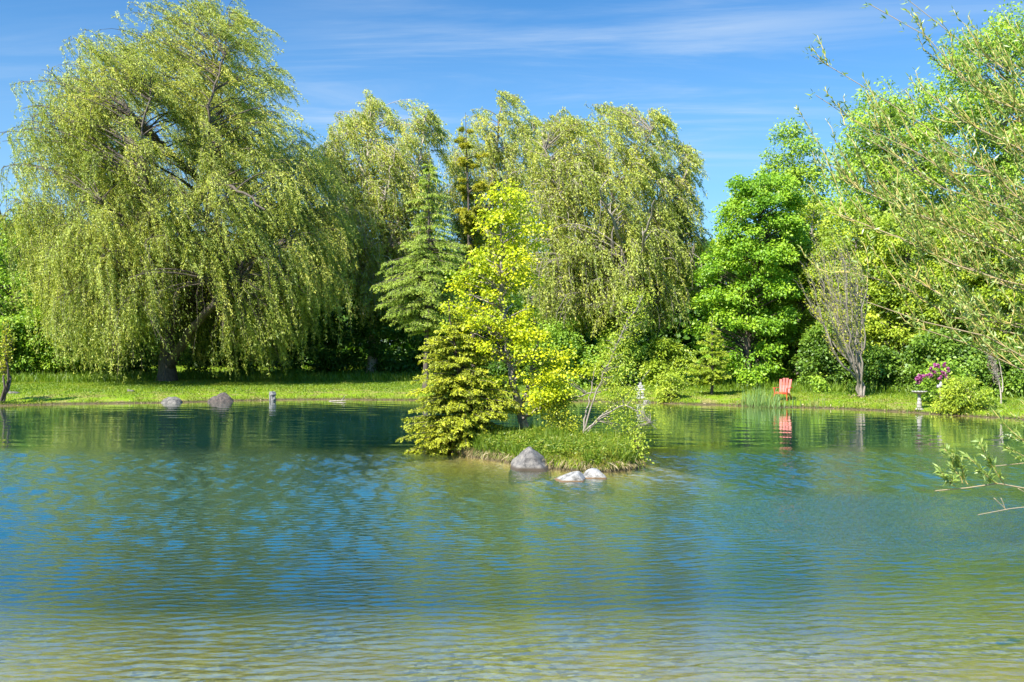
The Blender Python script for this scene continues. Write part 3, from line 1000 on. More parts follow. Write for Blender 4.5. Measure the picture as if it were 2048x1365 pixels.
for lab, rows, d, s, mt in [
    ('fresh green bush below the broad willow, right of the island tree', [(640, 1090, 1150), (690, 1070, 1200), (745, 1065, 1210), (785, 1080, 1200)], 57, 71, 'green_leaf'),
    ('green bush behind the stone figure', [(660, 1210, 1270), (710, 1190, 1310), (780, 1200, 1300)], 58, 72, 'green_leaf'),
    ('green bush left of the small olive sapling', [(680, 1300, 1350), (720, 1285, 1385), (782, 1290, 1380)], 57, 73, 'olive_leaf'),
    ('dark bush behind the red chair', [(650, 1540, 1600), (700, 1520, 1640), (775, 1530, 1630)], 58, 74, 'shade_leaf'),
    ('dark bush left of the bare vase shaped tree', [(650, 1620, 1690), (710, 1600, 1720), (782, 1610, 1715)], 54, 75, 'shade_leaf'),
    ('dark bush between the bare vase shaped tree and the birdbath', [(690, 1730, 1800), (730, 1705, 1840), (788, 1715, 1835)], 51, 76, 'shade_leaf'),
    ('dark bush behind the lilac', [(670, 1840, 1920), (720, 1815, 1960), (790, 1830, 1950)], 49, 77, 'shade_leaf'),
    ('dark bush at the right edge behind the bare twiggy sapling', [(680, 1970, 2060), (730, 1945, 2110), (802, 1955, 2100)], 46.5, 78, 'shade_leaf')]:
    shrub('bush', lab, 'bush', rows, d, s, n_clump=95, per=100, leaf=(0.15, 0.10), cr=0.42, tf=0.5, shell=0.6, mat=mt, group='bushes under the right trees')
shrub('bush', 'small loose bush at the waterline below the stone figure', 'bush', [(745, 1325, 1352), (775, 1318, 1368), (806, 1322, 1372)], 49.6, 79, n_clump=45, per=55,
      leaf=(0.10, 0.06), cr=0.24, tf=0.8, mat='olive_leaf', tshift=0.15)
shrub('bush', 'yellow green bush hanging over the water right of the birdbath', 'bush',
      [(754, 1900, 1930), (772, 1884, 1965), (795, 1878, 1985), (815, 1880, 1990), (832, 1895, 1985)], 41.2, 80, n_clump=115, per=62, leaf=(0.095, 0.06), cr=0.23, tf=0.8, shell=0.7, mat='olive_leaf',
      tshift=0.08, bark='bark_tan')
shrub('bush', 'low leafy weed left of the bare vase shaped tree', 'bush', [(755, 1632, 1645), (772, 1626, 1655), (790, 1632, 1650)], 50.5, 81, n_clump=22, per=50,
      leaf=(0.13, 0.09), cr=0.22, tf=0.9, mat='green_leaf', tshift=0.25)
shrub('bush', 'low dry leaved tuft at the foot of the bare vase shaped tree', 'bush', [(793, 1712, 1730), (803, 1705, 1735), (810, 1710, 1730)], 47.4, 82, n_clump=14, per=30,
      leaf=(0.13, 0.05), cr=0.2, tf=0.9, mat='dry_litter', tshift=0.2)

conifer('sapling', 'small olive conifer sapling on the bank left of the red chair', [
    (632, 1420, 1428), (680, 1402, 1445), (720, 1385, 1458), (752, 1372, 1470), (772, 1385, 1460)], 50.5, 1424, 23, n_br=110, twig=7, needles=14, nl=(0.11, 0.035),
    mat='olive_leaf', trunk_r=0.08, droop=0.05, rise=0.2, br_r=0.016, twl=0.4, tshift=0.2)

# a far wood seen between the trunks: one mass


def woodland():
    rng = RNG(90)
    lf = MB()
    xs = np.linspace(-62, 62, 150)
    tops = 11.5 + 2.4 * wobble(xs, xs * 0, 0.35, 4) + 1.2 * wobble(xs, xs * 0, 1.1, 5)
    n = 130000
    x = rng.uniform(-62, 62, n)
    zt = np.interp(x, xs, tops)
    z = 0.6 + (zt - 0.6) * rng.uniform(size=n) ** 0.8
    y = 88 + rng.normal(size=n) * 2.5
    P = np.stack([x, y, z], -1)
    D = unit(rng.normal(size=(n, 3)) + np.array([0, -0.4, -0.2]))
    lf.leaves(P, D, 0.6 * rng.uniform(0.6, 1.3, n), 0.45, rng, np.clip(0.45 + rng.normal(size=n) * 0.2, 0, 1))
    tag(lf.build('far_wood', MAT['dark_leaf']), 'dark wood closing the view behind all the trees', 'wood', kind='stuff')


woodland()


def vase_tree():
    rng = RNG(95)
    d = 47.6
    b0 = at(1723, 797, d)
    b0[2] = gz(b0[0], b0[1])
    root = empty('bare_tree', tuple(b0), 'nearly bare grey tree with a vase of upright stems by the water', 'tree')
    L = Limbs(rng)
    tips = [(1622, 560), (1635, 530), (1648, 512), (1660, 540), (1672, 520), (1684, 508), (1693, 530), (1700, 515), (1708, 540), (1716, 525), (1724, 545), (1732, 560), (1738, 590), (1650, 600), (1610, 590)]
    for i, (px, py) in enumerate(tips):
        f = (1740 - px) / 130.0
        dd = d + rng.normal() * 0.9
        mid = (1722 - 46 * f + rng.normal() * 4, 700 + rng.normal() * 14, d + (dd - d) * 0.5)
        st = (1722 + rng.normal() * 3, 768 + rng.normal() * 12, d)
        pts = [(1723 + rng.normal() * 2, 800, d + rng.normal() * 0.05), st, mid, ((mid[0] + px) / 2 - 4 * f, (mid[1] + py) / 2, dd), (px, py, dd)]
        p = px_path(pts)
        p[0] = b0 + rng.normal(size=3) * np.array([0.05, 0.05, 0]) - [0, 0, 0.1]
        L.limb(p, 0.066, 0.012, K=14, sides=6, jit=0.055)
    P = np.concatenate([q[14:] for q in L.P])
    n = 760
    i = rng.integers(0, len(P), n)
    d0 = unit(np.stack([rng.normal(size=n) * 0.7 - 0.35, rng.normal(size=n) * 0.6, 0.7 + 0.3 * rng.uniform(size=n)], -1))
    tw = hang(rng, P[i], d0, rng.uniform(0.4, 1.5, n), np.broadcast_to(np.array([-0.3, 0, 0.55]), (n, 3)), K=5, jit=0.18)
    L.mb.tubes(tw, np.full((n, 5), 0.008) * np.linspace(1, 0.5, 5)[None], 3)
    lf = MB()
    m = 2600
    Pl, T = along(tw, rng.integers(0, n, m), rng.uniform(0.3, 1, m))
    lf.leaves(Pl, unit(T + rng.normal(size=(m, 3)) * 0.7), 0.10 * rng.uniform(0.7, 1.3, m), 0.06, rng, np.clip(0.6 + rng.normal(size=m) * 0.2, 0, 1))
    o = root.location
    L.mb.build('trunk', MAT['bark_grey'], root, smooth=True, origin=o)
    lf.build('crown', MAT['yellow_leaf'], root, origin=o)


vase_tree()


def twiggy_sapling():
    rng = RNG(96)
    d = 42.5
    b0 = at(2003, 822, d)
    b0[2] = gz(b0[0], b0[1])
    root = empty('sapling', tuple(b0), 'bare twiggy sapling with tangled whitish twigs right of the yellow green bush', 'tree')
    L = Limbs(rng)
    p = px_path([(2003, 822, d), (2004, 790, d), (2000, 770, d), (1990, 745, d), (1982, 715, d)])
    p[0] = b0 - [0, 0, 0.1]
    L.limb(p, 0.045, 0.012, K=12, sides=6, jit=0.02)
    L.limb(px_path([(2004, 785, d), (2006, 760, d), (1998, 730, d), (1994, 700, d)]), 0.03, 0.008, K=10, sides=5, jit=0.02)
    P = L.P[0][15:]
    n = 110
    i = rng.integers(0, len(P), n)
    d0 = unit(np.stack([rng.normal(size=n) * 0.5 - 0.5, rng.normal(size=n) * 0.6, 0.3 + rng.normal(size=n) * 0.4], -1))
    tw = hang(rng, P[i], d0, rng.uniform(0.25, 0.8, n), np.broadcast_to(np.array([-0.1, 0, 0.6]), (n, 3)), K=6, jit=0.3)
    L.mb.tubes(tw, np.full((n, 6), 0.008) * np.linspace(1, 0.5, 6)[None], 3)
    L.mb.build('trunk', MAT['bark_pale'], root, smooth=True, origin=root.location)
    lf = MB()
    m = 60
    lf.leaves(P[rng.integers(0, len(P), m)] + rng.normal(size=(m, 3)) * 0.15, unit(rng.normal(size=(m, 3))), 0.08, 0.05, rng, 0.5)
    lf.build('leaves', MAT['dry_litter'], root, origin=root.location)


twiggy_sapling()


def edge_shrub():
    rng = RNG(97)
    d = 47.6
    b0 = at(2, 803, d)
    b0[2] = gz(b0[0], b0[1])
    root = empty('sapling', tuple(b0), 'slender dark stemmed sapling by the water at the left edge', 'tree')
    L = Limbs(rng)
    for pts in ([(2, 803), (12, 785), (18, 762), (16, 735), (10, 700), (14, 660)], [(2, 803), (10, 780), (8, 755), (4, 730), (-6, 700)], [(3, 803), (20, 775), (22, 755), (12, 730), (22, 690)],
                [(2, 802), (-10, 770), (-24, 720), (-30, 680)]):
        p = px_path([(a, b, d + rng.normal() * 0.2) for a, b in pts])
        p[0] = b0 - [0, 0, 0.1]
        L.limb(p, 0.075, 0.015, K=12, sides=6, jit=0.02)
    P = np.concatenate([q[18:] for q in L.P])
    n = 140
    tw = hang(rng, P[rng.integers(0, len(P), n)], unit(rng.normal(size=(n, 3)) + np.array([0, 0, 0.5])), rng.uniform(0.3, 0.8, n), np.broadcast_to(np.array([0, 0, 0.3]), (n, 3)), K=5, jit=0.2)
    L.mb.tubes(tw, np.full((n, 5), 0.01), 3)
    lf = MB()
    m = 1300
    Pl, T = along(tw, rng.integers(0, n, m), rng.uniform(0.2, 1, m))
    lf.leaves(Pl + rng.normal(size=(m, 3)) * 0.05, unit(T + rng.normal(size=(m, 3))), 0.11, 0.07, rng, np.clip(0.4 + rng.normal(size=m) * 0.2, 0, 1))
    L.mb.build('trunk', MAT['bark_dark'], root, smooth=True, origin=root.location)
    lf.build('crown', MAT['yellow_leaf'], root, origin=root.location)


edge_shrub()

# ------------------------------------------------------------------ the island's plants
broadleaf('maple', 'yellow green young maple with a leaning trunk on the island', 'tree', [
    (368, 1000, 1040), (400, 965, 1062), (450, 952, 1075), (500, 945, 1082), (540, 928, 1075), (570, 915, 1085), (615, 885, 1080), (640, 880, 1090), (675, 915, 1125), (705, 955, 1160),
    (740, 975, 1185), (775, 990, 1170), (810, 1010, 1110), (830, 1020, 1080)], 27.2, 1055, 101, n_clump=200, per=95, leaf=(0.078, 0.068), holes=[(1032, 800, 34, 62), (1010, 690, 16, 24)], cr=0.33, tf=0.85, mat='maple_gold_leaf', bark='bark_grey',
    flat=0.33, droop=0.35, limbs_r=0.028, shell=0.6,
    stems=[([(1058, 872, 27.3), (1040, 825, 27.3), (1024, 765, 27.2), (1013, 700, 27.2), (1004, 610, 27.2), (1000, 500, 27.2), (1006, 420, 27.2), (1012, 372, 27.2)], 0.125, 0.012),
           ([(1040, 825, 27.3), (1056, 775, 27.5), (1070, 715, 27.6), (1082, 650, 27.6)], 0.06, 0.012),
           ([(1044, 838, 27.2), (1085, 812, 26.9), (1150, 795, 26.8), (1215, 780, 26.8)], 0.05, 0.01),
           ([(1030, 800, 27.2), (990, 815, 26.8), (950, 838, 26.6), (918, 850, 26.6)], 0.035, 0.008)])
conifer('spruce', 'low spreading golden spruce on the left of the island, leaning over the water', [
    (594, 890, 904), (640, 864, 945), (690, 846, 978), (740, 822, 1000), (790, 812, 1030), (838, 798, 1042), (870, 802, 1030), (908, 822, 985)],
    26.9, 930, 102, n_br=300, twig=12, needles=26, nl=(0.062, 0.02), tshift=0.08, mat='spruce_needle', trunk_r=0.11, droop=0.16, rise=0.14, br_r=0.018, twl=0.34, tf=0.75)
broadleaf('sapling', 'thin pale stemmed sapling leaning right on the right of the island', 'tree', [
    (578, 1278, 1300), (610, 1238, 1302), (660, 1210, 1292), (710, 1200, 1265), (760, 1190, 1255), (800, 1200, 1300), (850, 1210, 1325), (880, 1235, 1300)], 26.2, 1166, 103,
    n_clump=170, per=30, leaf=(0.058, 0.032), cr=0.25, tf=0.7, mat='olive_leaf', bark='bark_grey', tshift=0.25, limbs_r=0.012, shell=0.6,
    stems=[([(1163, 872, 26.2), (1182, 815, 26.2), (1212, 735, 26.1), (1245, 665, 26.0), (1288, 588, 26.0)], 0.028, 0.007),
           ([(1164, 872, 26.2), (1195, 838, 26.0), (1245, 808, 25.8), (1285, 826, 25.7), (1312, 858, 25.7)], 0.03, 0.008),
           ([(1164, 872, 26.2), (1178, 800, 26.5), (1190, 740, 26.6)], 0.03, 0.008),
           ([(1168, 870, 26.2), (1215, 820, 26.3), (1270, 780, 26.4), (1300, 740, 26.4)], 0.022, 0.006)])
shrub('bush', 'reddish leaved low bush beside the island maple trunk', 'bush', [(798, 1095, 1140), (830, 1085, 1155), (868, 1090, 1150)], 26.6, 104, n_clump=40, per=34, leaf=(0.07, 0.045),
      cr=0.2, tf=0.9, mat='yellow_leaf', tshift=-0.1, bark='bark_tan')
shrub('bush', 'small leafy sprig at the right tip of the island', 'bush', [(868, 1262, 1285), (900, 1255, 1290), (930, 1262, 1288)], 23.6, 105, n_clump=22, per=26, leaf=(0.06, 0.035), cr=0.14, tf=0.9,
      mat='olive_leaf', tshift=0.2)


# ------------------------------------------------------------------ the near willow on the right
def near_willow():
    rng = RNG(120)
    b0 = np.array([12.9, 11.8, 0.0])
    b0[2] = gz(b0[0], b0[1])
    root = empty('willow', tuple(b0), 'near shrubby willow reaching in from the right with pale leaning stems', 'tree')
    L = Limbs(rng)
    hub = [b0 + np.array([rng.normal() * 0.35, rng.normal() * 0.5, -0.1]) for _ in range(60)]
    tips = []
    main = [(1622, 110, 11.5, 2), (1632, 190, 12, 2), (1740, 8, 12, 2), (1818, 0, 12.5, 2), (1690, 250, 11.5, 2), (1660, 330, 13, 1), (1680, 430, 12, 1),
            (1735, 605, 11, 0), (1700, 545, 12.5, 0), (1850, 660, 11.5, 0), (1880, 610, 12.4, 1), (1790, 470, 13.2, 1), (1850, 180, 13, 1), (1900, 140, 12, 1), (1950, 100, 13, 1), (1990, 200, 11, 1),
            (1890, 300, 11.4, 1), (1820, 340, 13.4, 1), (1930, 380, 12, 1), (1760, 260, 13.2, 1), (1950, 250, 14, 1), (2020, 120, 13.5, 1), (1900, 520, 13.3, 1), (1830, 560, 12, 1),
            (1960, 690, 12.4, 1), (1980, 450, 11.5, 1), (2040, 330, 12.5, 1), (1720, 380, 12.6, 1), (1840, 430, 11.8, 1), (1800, 230, 11.8, 2)]
    for px, py, d, _ in main:
        tips.append(at(px, py, d))
    for i, tip in enumerate(tips):
        thin = 0.6 if main[i][3] == 2 else 1.0
        s = hub[i]
        v = tip - s
        mid = s + v * 0.45 + np.array([0.25, 0, 0.22 * np.linalg.norm(v) * (0.35 + 0.3 * rng.uniform())])
        if tip[2] < 4.2:
            mid[2] = max(mid[2], tip[2] + 0.3)
        L.limb([s, s + v * 0.12 + np.array([0.05, 0, 0.5]), mid, s * 0.25 + tip * 0.75 + np.array([0, 0, 0.1]), tip], 0.034 * thin * rng.uniform(0.7, 1.2), 0.006 * thin, K=16, sides=6, jit=0.05)
    # long side shoots, the younger ones upright
    P = np.concatenate([q[20:] for q in L.P])
    T = np.concatenate([unit(np.gradient(q, axis=0))[20:] for q in L.P])
    wt = np.repeat([0.28 if m_[3] == 2 else (0.55 if m_[3] == 0 else 1.0) for m_ in main], [len(q[20:]) for q in L.P])
    n = 1250
    i = rng.choice(len(P), n, p=wt / wt.sum())
    d0 = unit(T[i] * 0.75 + rng.normal(size=(n, 3)) * 0.42 + np.array([0, 0, 0.25]))
    sh = hang(rng, P[i], d0, rng.uniform(0.25, 1.0, n) * np.where(wt[i] < 0.3, 0.5, 1.0), np.broadcast_to(np.array([-0.25, 0, 0.45]), (n, 3)), K=7, bend=0.9, jit=0.09)
    tw = L.mb
    tw.tubes(sh, np.full((n, 7), 0.0075) * np.linspace(1, 0.4, 7)[None], 4, tint=0.95)
    # low boughs over the water
    low = [([(2330, 985, 10.2), (2150, 985, 10.0), (2048, 972, 9.8), (1990, 968, 9.7), (1935, 970, 9.6), (1870, 982, 9.5)], 0.017, 0.005),
           ([(2330, 900, 10.6), (2160, 905, 10.2), (2048, 930, 10.0), (1998, 940, 9.9), (1985, 933, 9.9)], 0.014, 0.004),
           ([(2350, 1010, 9.8), (2150, 1000, 9.4), (2048, 1013, 9.2), (2010, 1020, 9.2), (1955, 1030, 9.1)], 0.011, 0.003)]
    lowp = []
    for pts, r0, r1 in low:
        p = px_path(pts)
        p = np.concatenate([[b0 + np.array([-0.2, -0.2, 0.45])], p[:1] + np.array([[1.2, 0.3, 0.25]]), p])
        L.limb(p, r0 * 2.2, r1, K=26, sides=6, jit=0.012)
        lowp.append(L.P[-1])
    spr = [((2010, 970, 9.75), (1975, 925, 9.7), (1958, 885, 9.7)), ((1995, 968, 9.7), (1960, 940, 9.6), (1935, 915, 9.6)), ((1935, 969, 9.6), (1925, 935, 9.6), (1905, 905, 9.5)),
           ((1910, 972, 9.55), (1895, 955, 9.5), (1880, 945, 9.5)), ((1925, 968, 9.6), (1905, 925, 9.6), (1888, 898, 9.6)), ((2110, 940, 10), (2060, 905, 9.9), (1985, 820, 9.9)),
           ((2120, 935, 10.2), (2070, 890, 10.1), (2010, 870, 10.0)), ((2130, 940, 10.2), (2080, 880, 10.2), (2020, 825, 10.2)), ((2120, 950, 9.9), (2060, 920, 9.8), (2012, 895, 9.8)),
           ((2150, 940, 10.4), (2090, 850, 10.4), (2040, 800, 10.4)), ((2140, 930, 10.0), (2080, 930, 9.9), (2030, 915, 9.9)), ((2100, 950, 10), (2060, 900, 10.1), (2030, 860, 10.1))]
    spp = np.stack([poly_resample(px_path(s), 7, 0.01, rng) for s in spr])
    tw.tubes(spp, np.full((len(spp), 7), 0.0055) * np.linspace(1, 0.45, 7)[None], 4, tint=0.95)
    bare = [((2012, 1020, 9.2), (2000, 1008, 9.2), (1987, 996, 9.2)), ((2010, 1020, 9.2), (2007, 1008, 9.2), (2001, 996, 9.2)), ((2060, 990, 9.3), (2050, 985, 9.3), (2035, 977, 9.3))]
    tw.tubes(np.stack([poly_resample(px_path(s), 5) for s in bare]), np.full((3, 5), 0.003), 4)
    lf = MB()
    ln = np.linalg.norm(np.diff(sh, axis=1), axis=2).sum(1)
    cnt = (ln / 0.019).astype(int)
    li = np.repeat(np.arange(n), cnt)
    m = len(li)
    Pl, Tl = along(sh, li, rng.uniform(0.12, 1.0, m))
    D = unit(Tl * 0.75 + rng.normal(size=(m, 3)) * 0.5)
    s = rng.uniform(0.55, 1.25, m)
    stn = rng.normal(size=n) * 0.14
    lf.leaves(Pl, D, 0.085 * s, 0.018 * s, rng, np.clip(0.45 + stn[li] + rng.normal(size=m) * 0.16, 0, 1), upbias=0.7)
    tipP = np.concatenate([q[31:] for q in L.P[:len(main)]])
    tipT = np.concatenate([unit(np.gradient(q, axis=0))[31:] for q in L.P[:len(main)]])
    m = 3600
    i = rng.integers(0, len(tipP), m)
    s = rng.uniform(0.6, 1.25, m)
    lf.leaves(tipP[i] + rng.normal(size=(m, 3)) * 0.03, unit(tipT[i] * 0.8 + rng.normal(size=(m, 3)) * 0.55), 0.085 * s, 0.018 * s, rng, np.clip(0.42 + rng.normal(size=m) * 0.18, 0, 1), upbias=0.7)
    m = 900
    li = rng.integers(0, len(spp), m)
    t = rng.uniform(0.12, 1, m)
    Pl, Tl = along(spp, li, t)
    D = unit(Tl * 0.85 + rng.normal(size=(m, 3)) * 0.42)
    s = rng.uniform(0.6, 1.2, m)
    lf.leaves(Pl + rng.normal(size=(m, 3)) * 0.012, D, 0.085 * s, 0.018 * s, rng, np.clip(0.5 + rng.normal(size=m) * 0.2, 0, 1), upbias=0.7)
    o = root.location
    L.mb.build('trunk', MAT['near_willow_bark'], root, smooth=True, origin=o)
    lf.build('crown', MAT['near_willow_leaf'], root, origin=o)


near_willow()


# ------------------------------------------------------------------ grass and reeds
def blades(mb, rng, XY, h, w, lean=0.35, tint=0.4, tj=0.18, out=None, z0=None):
    n = len(XY)
    Z = ground_z(XY[:, 0], XY[:, 1]) if z0 is None else z0
    P = np.stack([XY[:, 0], XY[:, 1], Z - 0.01], -1)
    D = rng.normal(size=(n, 3)) * lean
    D[:, 2] = 1.0
    if out is not None:
        D = D + out
    mb.leaves(P, unit(D), h, w, rng, np.clip(tint + rng.normal(size=n) * tj, 0, 1), upbias=0.05, fold=0.1)


def scatter(rng, n, x0, x1, y0, y1, test):
    X, Y = rng.uniform(x0, x1, n), rng.uniform(y0, y1, n)
    k = (np.abs(X) < 0.56 * Y + 1.0) & test(X, Y)
    return np.stack([X[k], Y[k]], -1)


def grasses():
    rng = RNG(130)
    sdf = lambda X, Y: sdist(X, Y, SHORE_S) + 0.22 * wobble(X, Y, 1.4, 5)
    lawn = MB()
    XY = scatter(rng, 260000, -34, 27, 36, 66, lambda X, Y: sdf(X, Y) > 0.05)
    sd = sdf(XY[:, 0], XY[:, 1])
    wv = wobble(XY[:, 0], XY[:, 1], 1.3, 46)
    k = (rng.uniform(size=len(XY)) < 0.9 - 0.9 * np.clip(wv * 2.5, 0, 1) * np.exp(-sd / 3.0)) & (rng.uniform(size=len(XY)) > 0.35 * np.exp(-sd / 1.2))
    XY, sd = XY[k], sd[k]
    pale = np.clip(0.46 + 0.45 * wobble(XY[:, 0], XY[:, 1], 0.9, 44) + 0.38 * np.exp(-sd / 1.3), 0.1, 0.95)
    blades(lawn, rng, XY, rng.uniform(0.05, 0.13, len(XY)), 0.035, 0.5, tint=pale)
    XY = scatter(rng, 110000, -34, 27, 36, 56, lambda X, Y: (sdf(X, Y) > -0.02) & (sdf(X, Y) < 0.55) & (wobble(X, Y, 1.6, 50) > -0.22))
    blades(lawn, rng, XY, rng.uniform(0.08, 0.28, len(XY)), 0.028, 0.4, tint=0.5, tj=0.22)
    tag(lawn.build('lawn_grass', MAT['grass_blade']), 'mown grass and ragged fringe along the far banks', 'grass', kind='stuff')
    tc = scatter(rng, 5200, -34, 27, 36, 56, lambda X, Y: (sdf(X, Y) > -0.05) & (sdf(X, Y) < 0.5) & (wobble(X, Y, 0.9, 57) > -0.12))
    tc = tc[rng.uniform(size=len(tc)) < 0.55]
    k = np.repeat(np.arange(len(tc)), 16)
    XY = tc[k] + rng.normal(size=(len(k), 2)) * 0.09
    hs = rng.uniform(0.10, 0.34, len(tc))[k] * rng.uniform(0.6, 1.2, len(k))
    blades(lawn, rng, XY, hs, 0.03, 0.55, tint=rng.uniform(0.1, 0.95, len(tc))[k], tj=0.12)
    tall = MB()
    XY = scatter(rng, 90000, -36, 27, 40, 72, lambda X, Y: (sdf(X, Y) > np.where(X < -17, 12.6, np.where(X < 8, 10.8, 5.5)) + 1.2 * wobble(X, Y, 0.8, 61)) & (sdf(X, Y) < np.where(X < 8, 20, 10.5)))
    blades(tall, rng, XY, rng.uniform(0.2, 0.6, len(XY)), 0.05, 0.4, tint=0.34)
    tag(tall.build('tall_grass', MAT['grass_blade']), 'unmown grass at the foot of the trees', 'grass', kind='stuff')
    # island
    idf = isle_d
    g = MB()
    XY = scatter(rng, 60000, -2.6, 3.6, 22.2, 29, lambda X, Y: (idf(X, Y) < -0.02) & (wobble(X, Y, 3.0, 70) > -0.28))
    big = np.clip((XY[:, 1] - 24.0) / 2.0, 0, 1)
    hh = rng.uniform(0.07, 0.20, len(XY)) + 0.20 * big * rng.uniform(0.3, 1, len(XY))
    blades(g, rng, XY, hh, 0.017, 0.42, tint=np.clip(0.60 - 0.34 * big + 0.7 * wobble(XY[:, 0], XY[:, 1], 2.0, 75), 0, 1), tj=0.14)
    tc = scatter(rng, 900, -2.4, 3.4, 22.4, 28.6, lambda X, Y: (idf(X, Y) < 0.0))[:260]
    k = np.repeat(np.arange(len(tc)), 26)
    XY = tc[k] + rng.normal(size=(len(k), 2)) * 0.07
    hs = (rng.uniform(0.10, 0.36, len(tc)) + 0.14 * np.clip((tc[:, 1] - 24) / 2, 0, 1) + 0.12 * (tc[:, 0] > 0.9))[k] * rng.uniform(0.6, 1.2, len(k))
    blades(g, rng, XY, hs, 0.016, 0.38, tint=rng.uniform(0.15, 0.75, len(tc))[k], tj=0.1)
    c = scatter(rng, 4000, -2.4, 3.4, 22.4, 28.6, lambda X, Y: (idf(X, Y) < -0.08))[:700]
    k = np.repeat(np.arange(len(c)), 12)
    XY = c[k] + rng.normal(size=(len(k), 2)) * 0.06
    Z = ground_z(c[:, 0], c[:, 1])[k] + rng.uniform(0.03, 0.28, len(k))
    D = unit(np.stack([rng.normal(size=len(k)), rng.normal(size=len(k)), rng.uniform(0.0, 0.8, len(k))], -1))
    g.leaves(np.stack([XY[:, 0], XY[:, 1], Z], -1), D, rng.uniform(0.05, 0.12, len(k)), 0.03, rng, np.clip(0.62 + rng.normal(size=len(k)) * 0.2, 0, 1))
    tag(g.build('island_grass', MAT['grass_blade']), 'lush grass and weeds covering the island', 'grass', kind='stuff')
    s = MB()
    XY = scatter(rng, 30000, -2.6, 3.6, 22.2, 29, lambda X, Y: (idf(X, Y) < 0.03) & (idf(X, Y) > -0.22 - 0.3 * wobble(X, Y, 2.0, 73)) & (Y < 27) & (wobble(X, Y, 2.4, 71) > -0.30))
    Z = np.maximum(ground_z(XY[:, 0], XY[:, 1]), 0.0)
    e = 0.05
    gx = idf(XY[:, 0] + e, XY[:, 1]) - idf(XY[:, 0] - e, XY[:, 1])
    gy = idf(XY[:, 0], XY[:, 1] + e) - idf(XY[:, 0], XY[:, 1] - e)
    og = unit(np.stack([gx, gy, 0 * gx], -1))
    D = unit(og * 0.55 + rng.normal(size=(len(XY), 3)) * 0.30 + np.array([0, 0, -0.75]))
    P = np.stack([XY[:, 0], XY[:, 1], np.maximum(Z + 0.05, 0.20 * rng.uniform(0.4, 1.3, len(XY)))], -1)
    Ln = np.minimum(rng.uniform(0.10, 0.34, len(XY)), (P[:, 2] + 0.02) * 1.1)
    s.leaves(P, D, Ln, 0.014, rng, np.clip(0.38 + rng.normal(size=len(XY)) * 0.25, 0, 1), upbias=0.2)
    XY = scatter(rng, 16000, -2.4, 3.4, 22.4, 26, lambda X, Y: (idf(X, Y) < -0.05) & (wobble(X, Y, 3.0, 70) < 0.1))
    blades(s, rng, XY, rng.uniform(0.06, 0.16, len(XY)), 0.016, 0.9, tint=0.5)
    tag(s.build('dry_grass', MAT['straw_blade']), 'dry straw hanging over the island edge', 'dry grass', kind='stuff')
    r = MB()
    n = 330
    px = np.where(rng.uniform(size=n) < 0.8, rng.normal(1528, 22, n), rng.uniform(1480, 1650, n))
    d = 5774 / (815.5 + (px - 1500) * 0.03 - HY) + rng.uniform(-0.25, 1.1, n)
    XY = np.stack([(px - 1024) / F * d, d], -1)
    blades(r, rng, XY, rng.uniform(0.35, 1.15, n), 0.032, 0.13, tint=0.45, z0=np.maximum(ground_z(XY[:, 0], XY[:, 1]), -0.05))
    tag(r.build('reeds', MAT['reed_blade']), 'clump of blue green reeds in front of the red chair', 'reeds', kind='stuff')
    li = MB()
    XY = scatter(rng, 9000, -34, 27, 36, 56, lambda X, Y: (sdf(X, Y) > -0.05) & (sdf(X, Y) < 0.30))
    P = np.stack([XY[:, 0], XY[:, 1], ground_z(XY[:, 0], XY[:, 1]) + 0.03], -1)
    D = rng.normal(size=P.shape)
    D[:, 2] *= 0.25
    li.leaves(P, unit(D), rng.uniform(0.06, 0.18, len(P)), 0.05, rng, np.clip(0.6 + rng.normal(size=len(P)) * 0.25, 0, 1))
    tag(li.build('shore_litter', MAT['straw_blade']), 'dead leaves and pale stems along the waterline', 'litter', kind='stuff')


grasses()
# ------------------------------------------------------------------ stones
def stone_mat(name, c1, c2, c3, stain=None, scale=7.0, wet=0.035):
    m, n, l, out = new_mat(name)
    geo = n.new('ShaderNodeNewGeometry')
    pos = geo.outputs['Position']
    a = N(n, 'ShaderNodeTexNoise', Scale=scale, Detail=8.0, Roughness=0.7)
    b = N(n, 'ShaderNodeTexNoise', Scale=scale * 9, Detail=3.0, Roughness=0.7)
    l.new(pos, a.inputs['Vector'])
    l.new(pos, b.inputs['Vector'])
    f = math_node(n, l, 'ADD', math_node(n, l, 'MULTIPLY', a.outputs[0], 0.6), math_node(n, l, 'MULTIPLY', b.outputs[0], 0.4))
    c = ramp(n, l, f, [(0.40, c1), (0.5, c2), (0.60, c3)])
    if stain:
        sep = n.new('ShaderNodeSeparateXYZ')
        l.new(pos, sep.inputs[0])
        w = map_range(n, l, sep.outputs[2], wet, wet * 0.35)
        c = mix_rgb(n, l, w, c, stain)
    p = N(n, 'ShaderNodeBsdfPrincipled', Roughness=0.85)
    l.new(c, p.inputs['Base Color'])
    bp = N(n, 'ShaderNodeBump', Strength=0.9, Distance=0.05)
    l.new(f, bp.inputs['Height'])
    l.new(bp.outputs[0], p.inputs['Normal'])
    l.new(p.outputs[0], out.inputs[0])
    MAT[name] = m


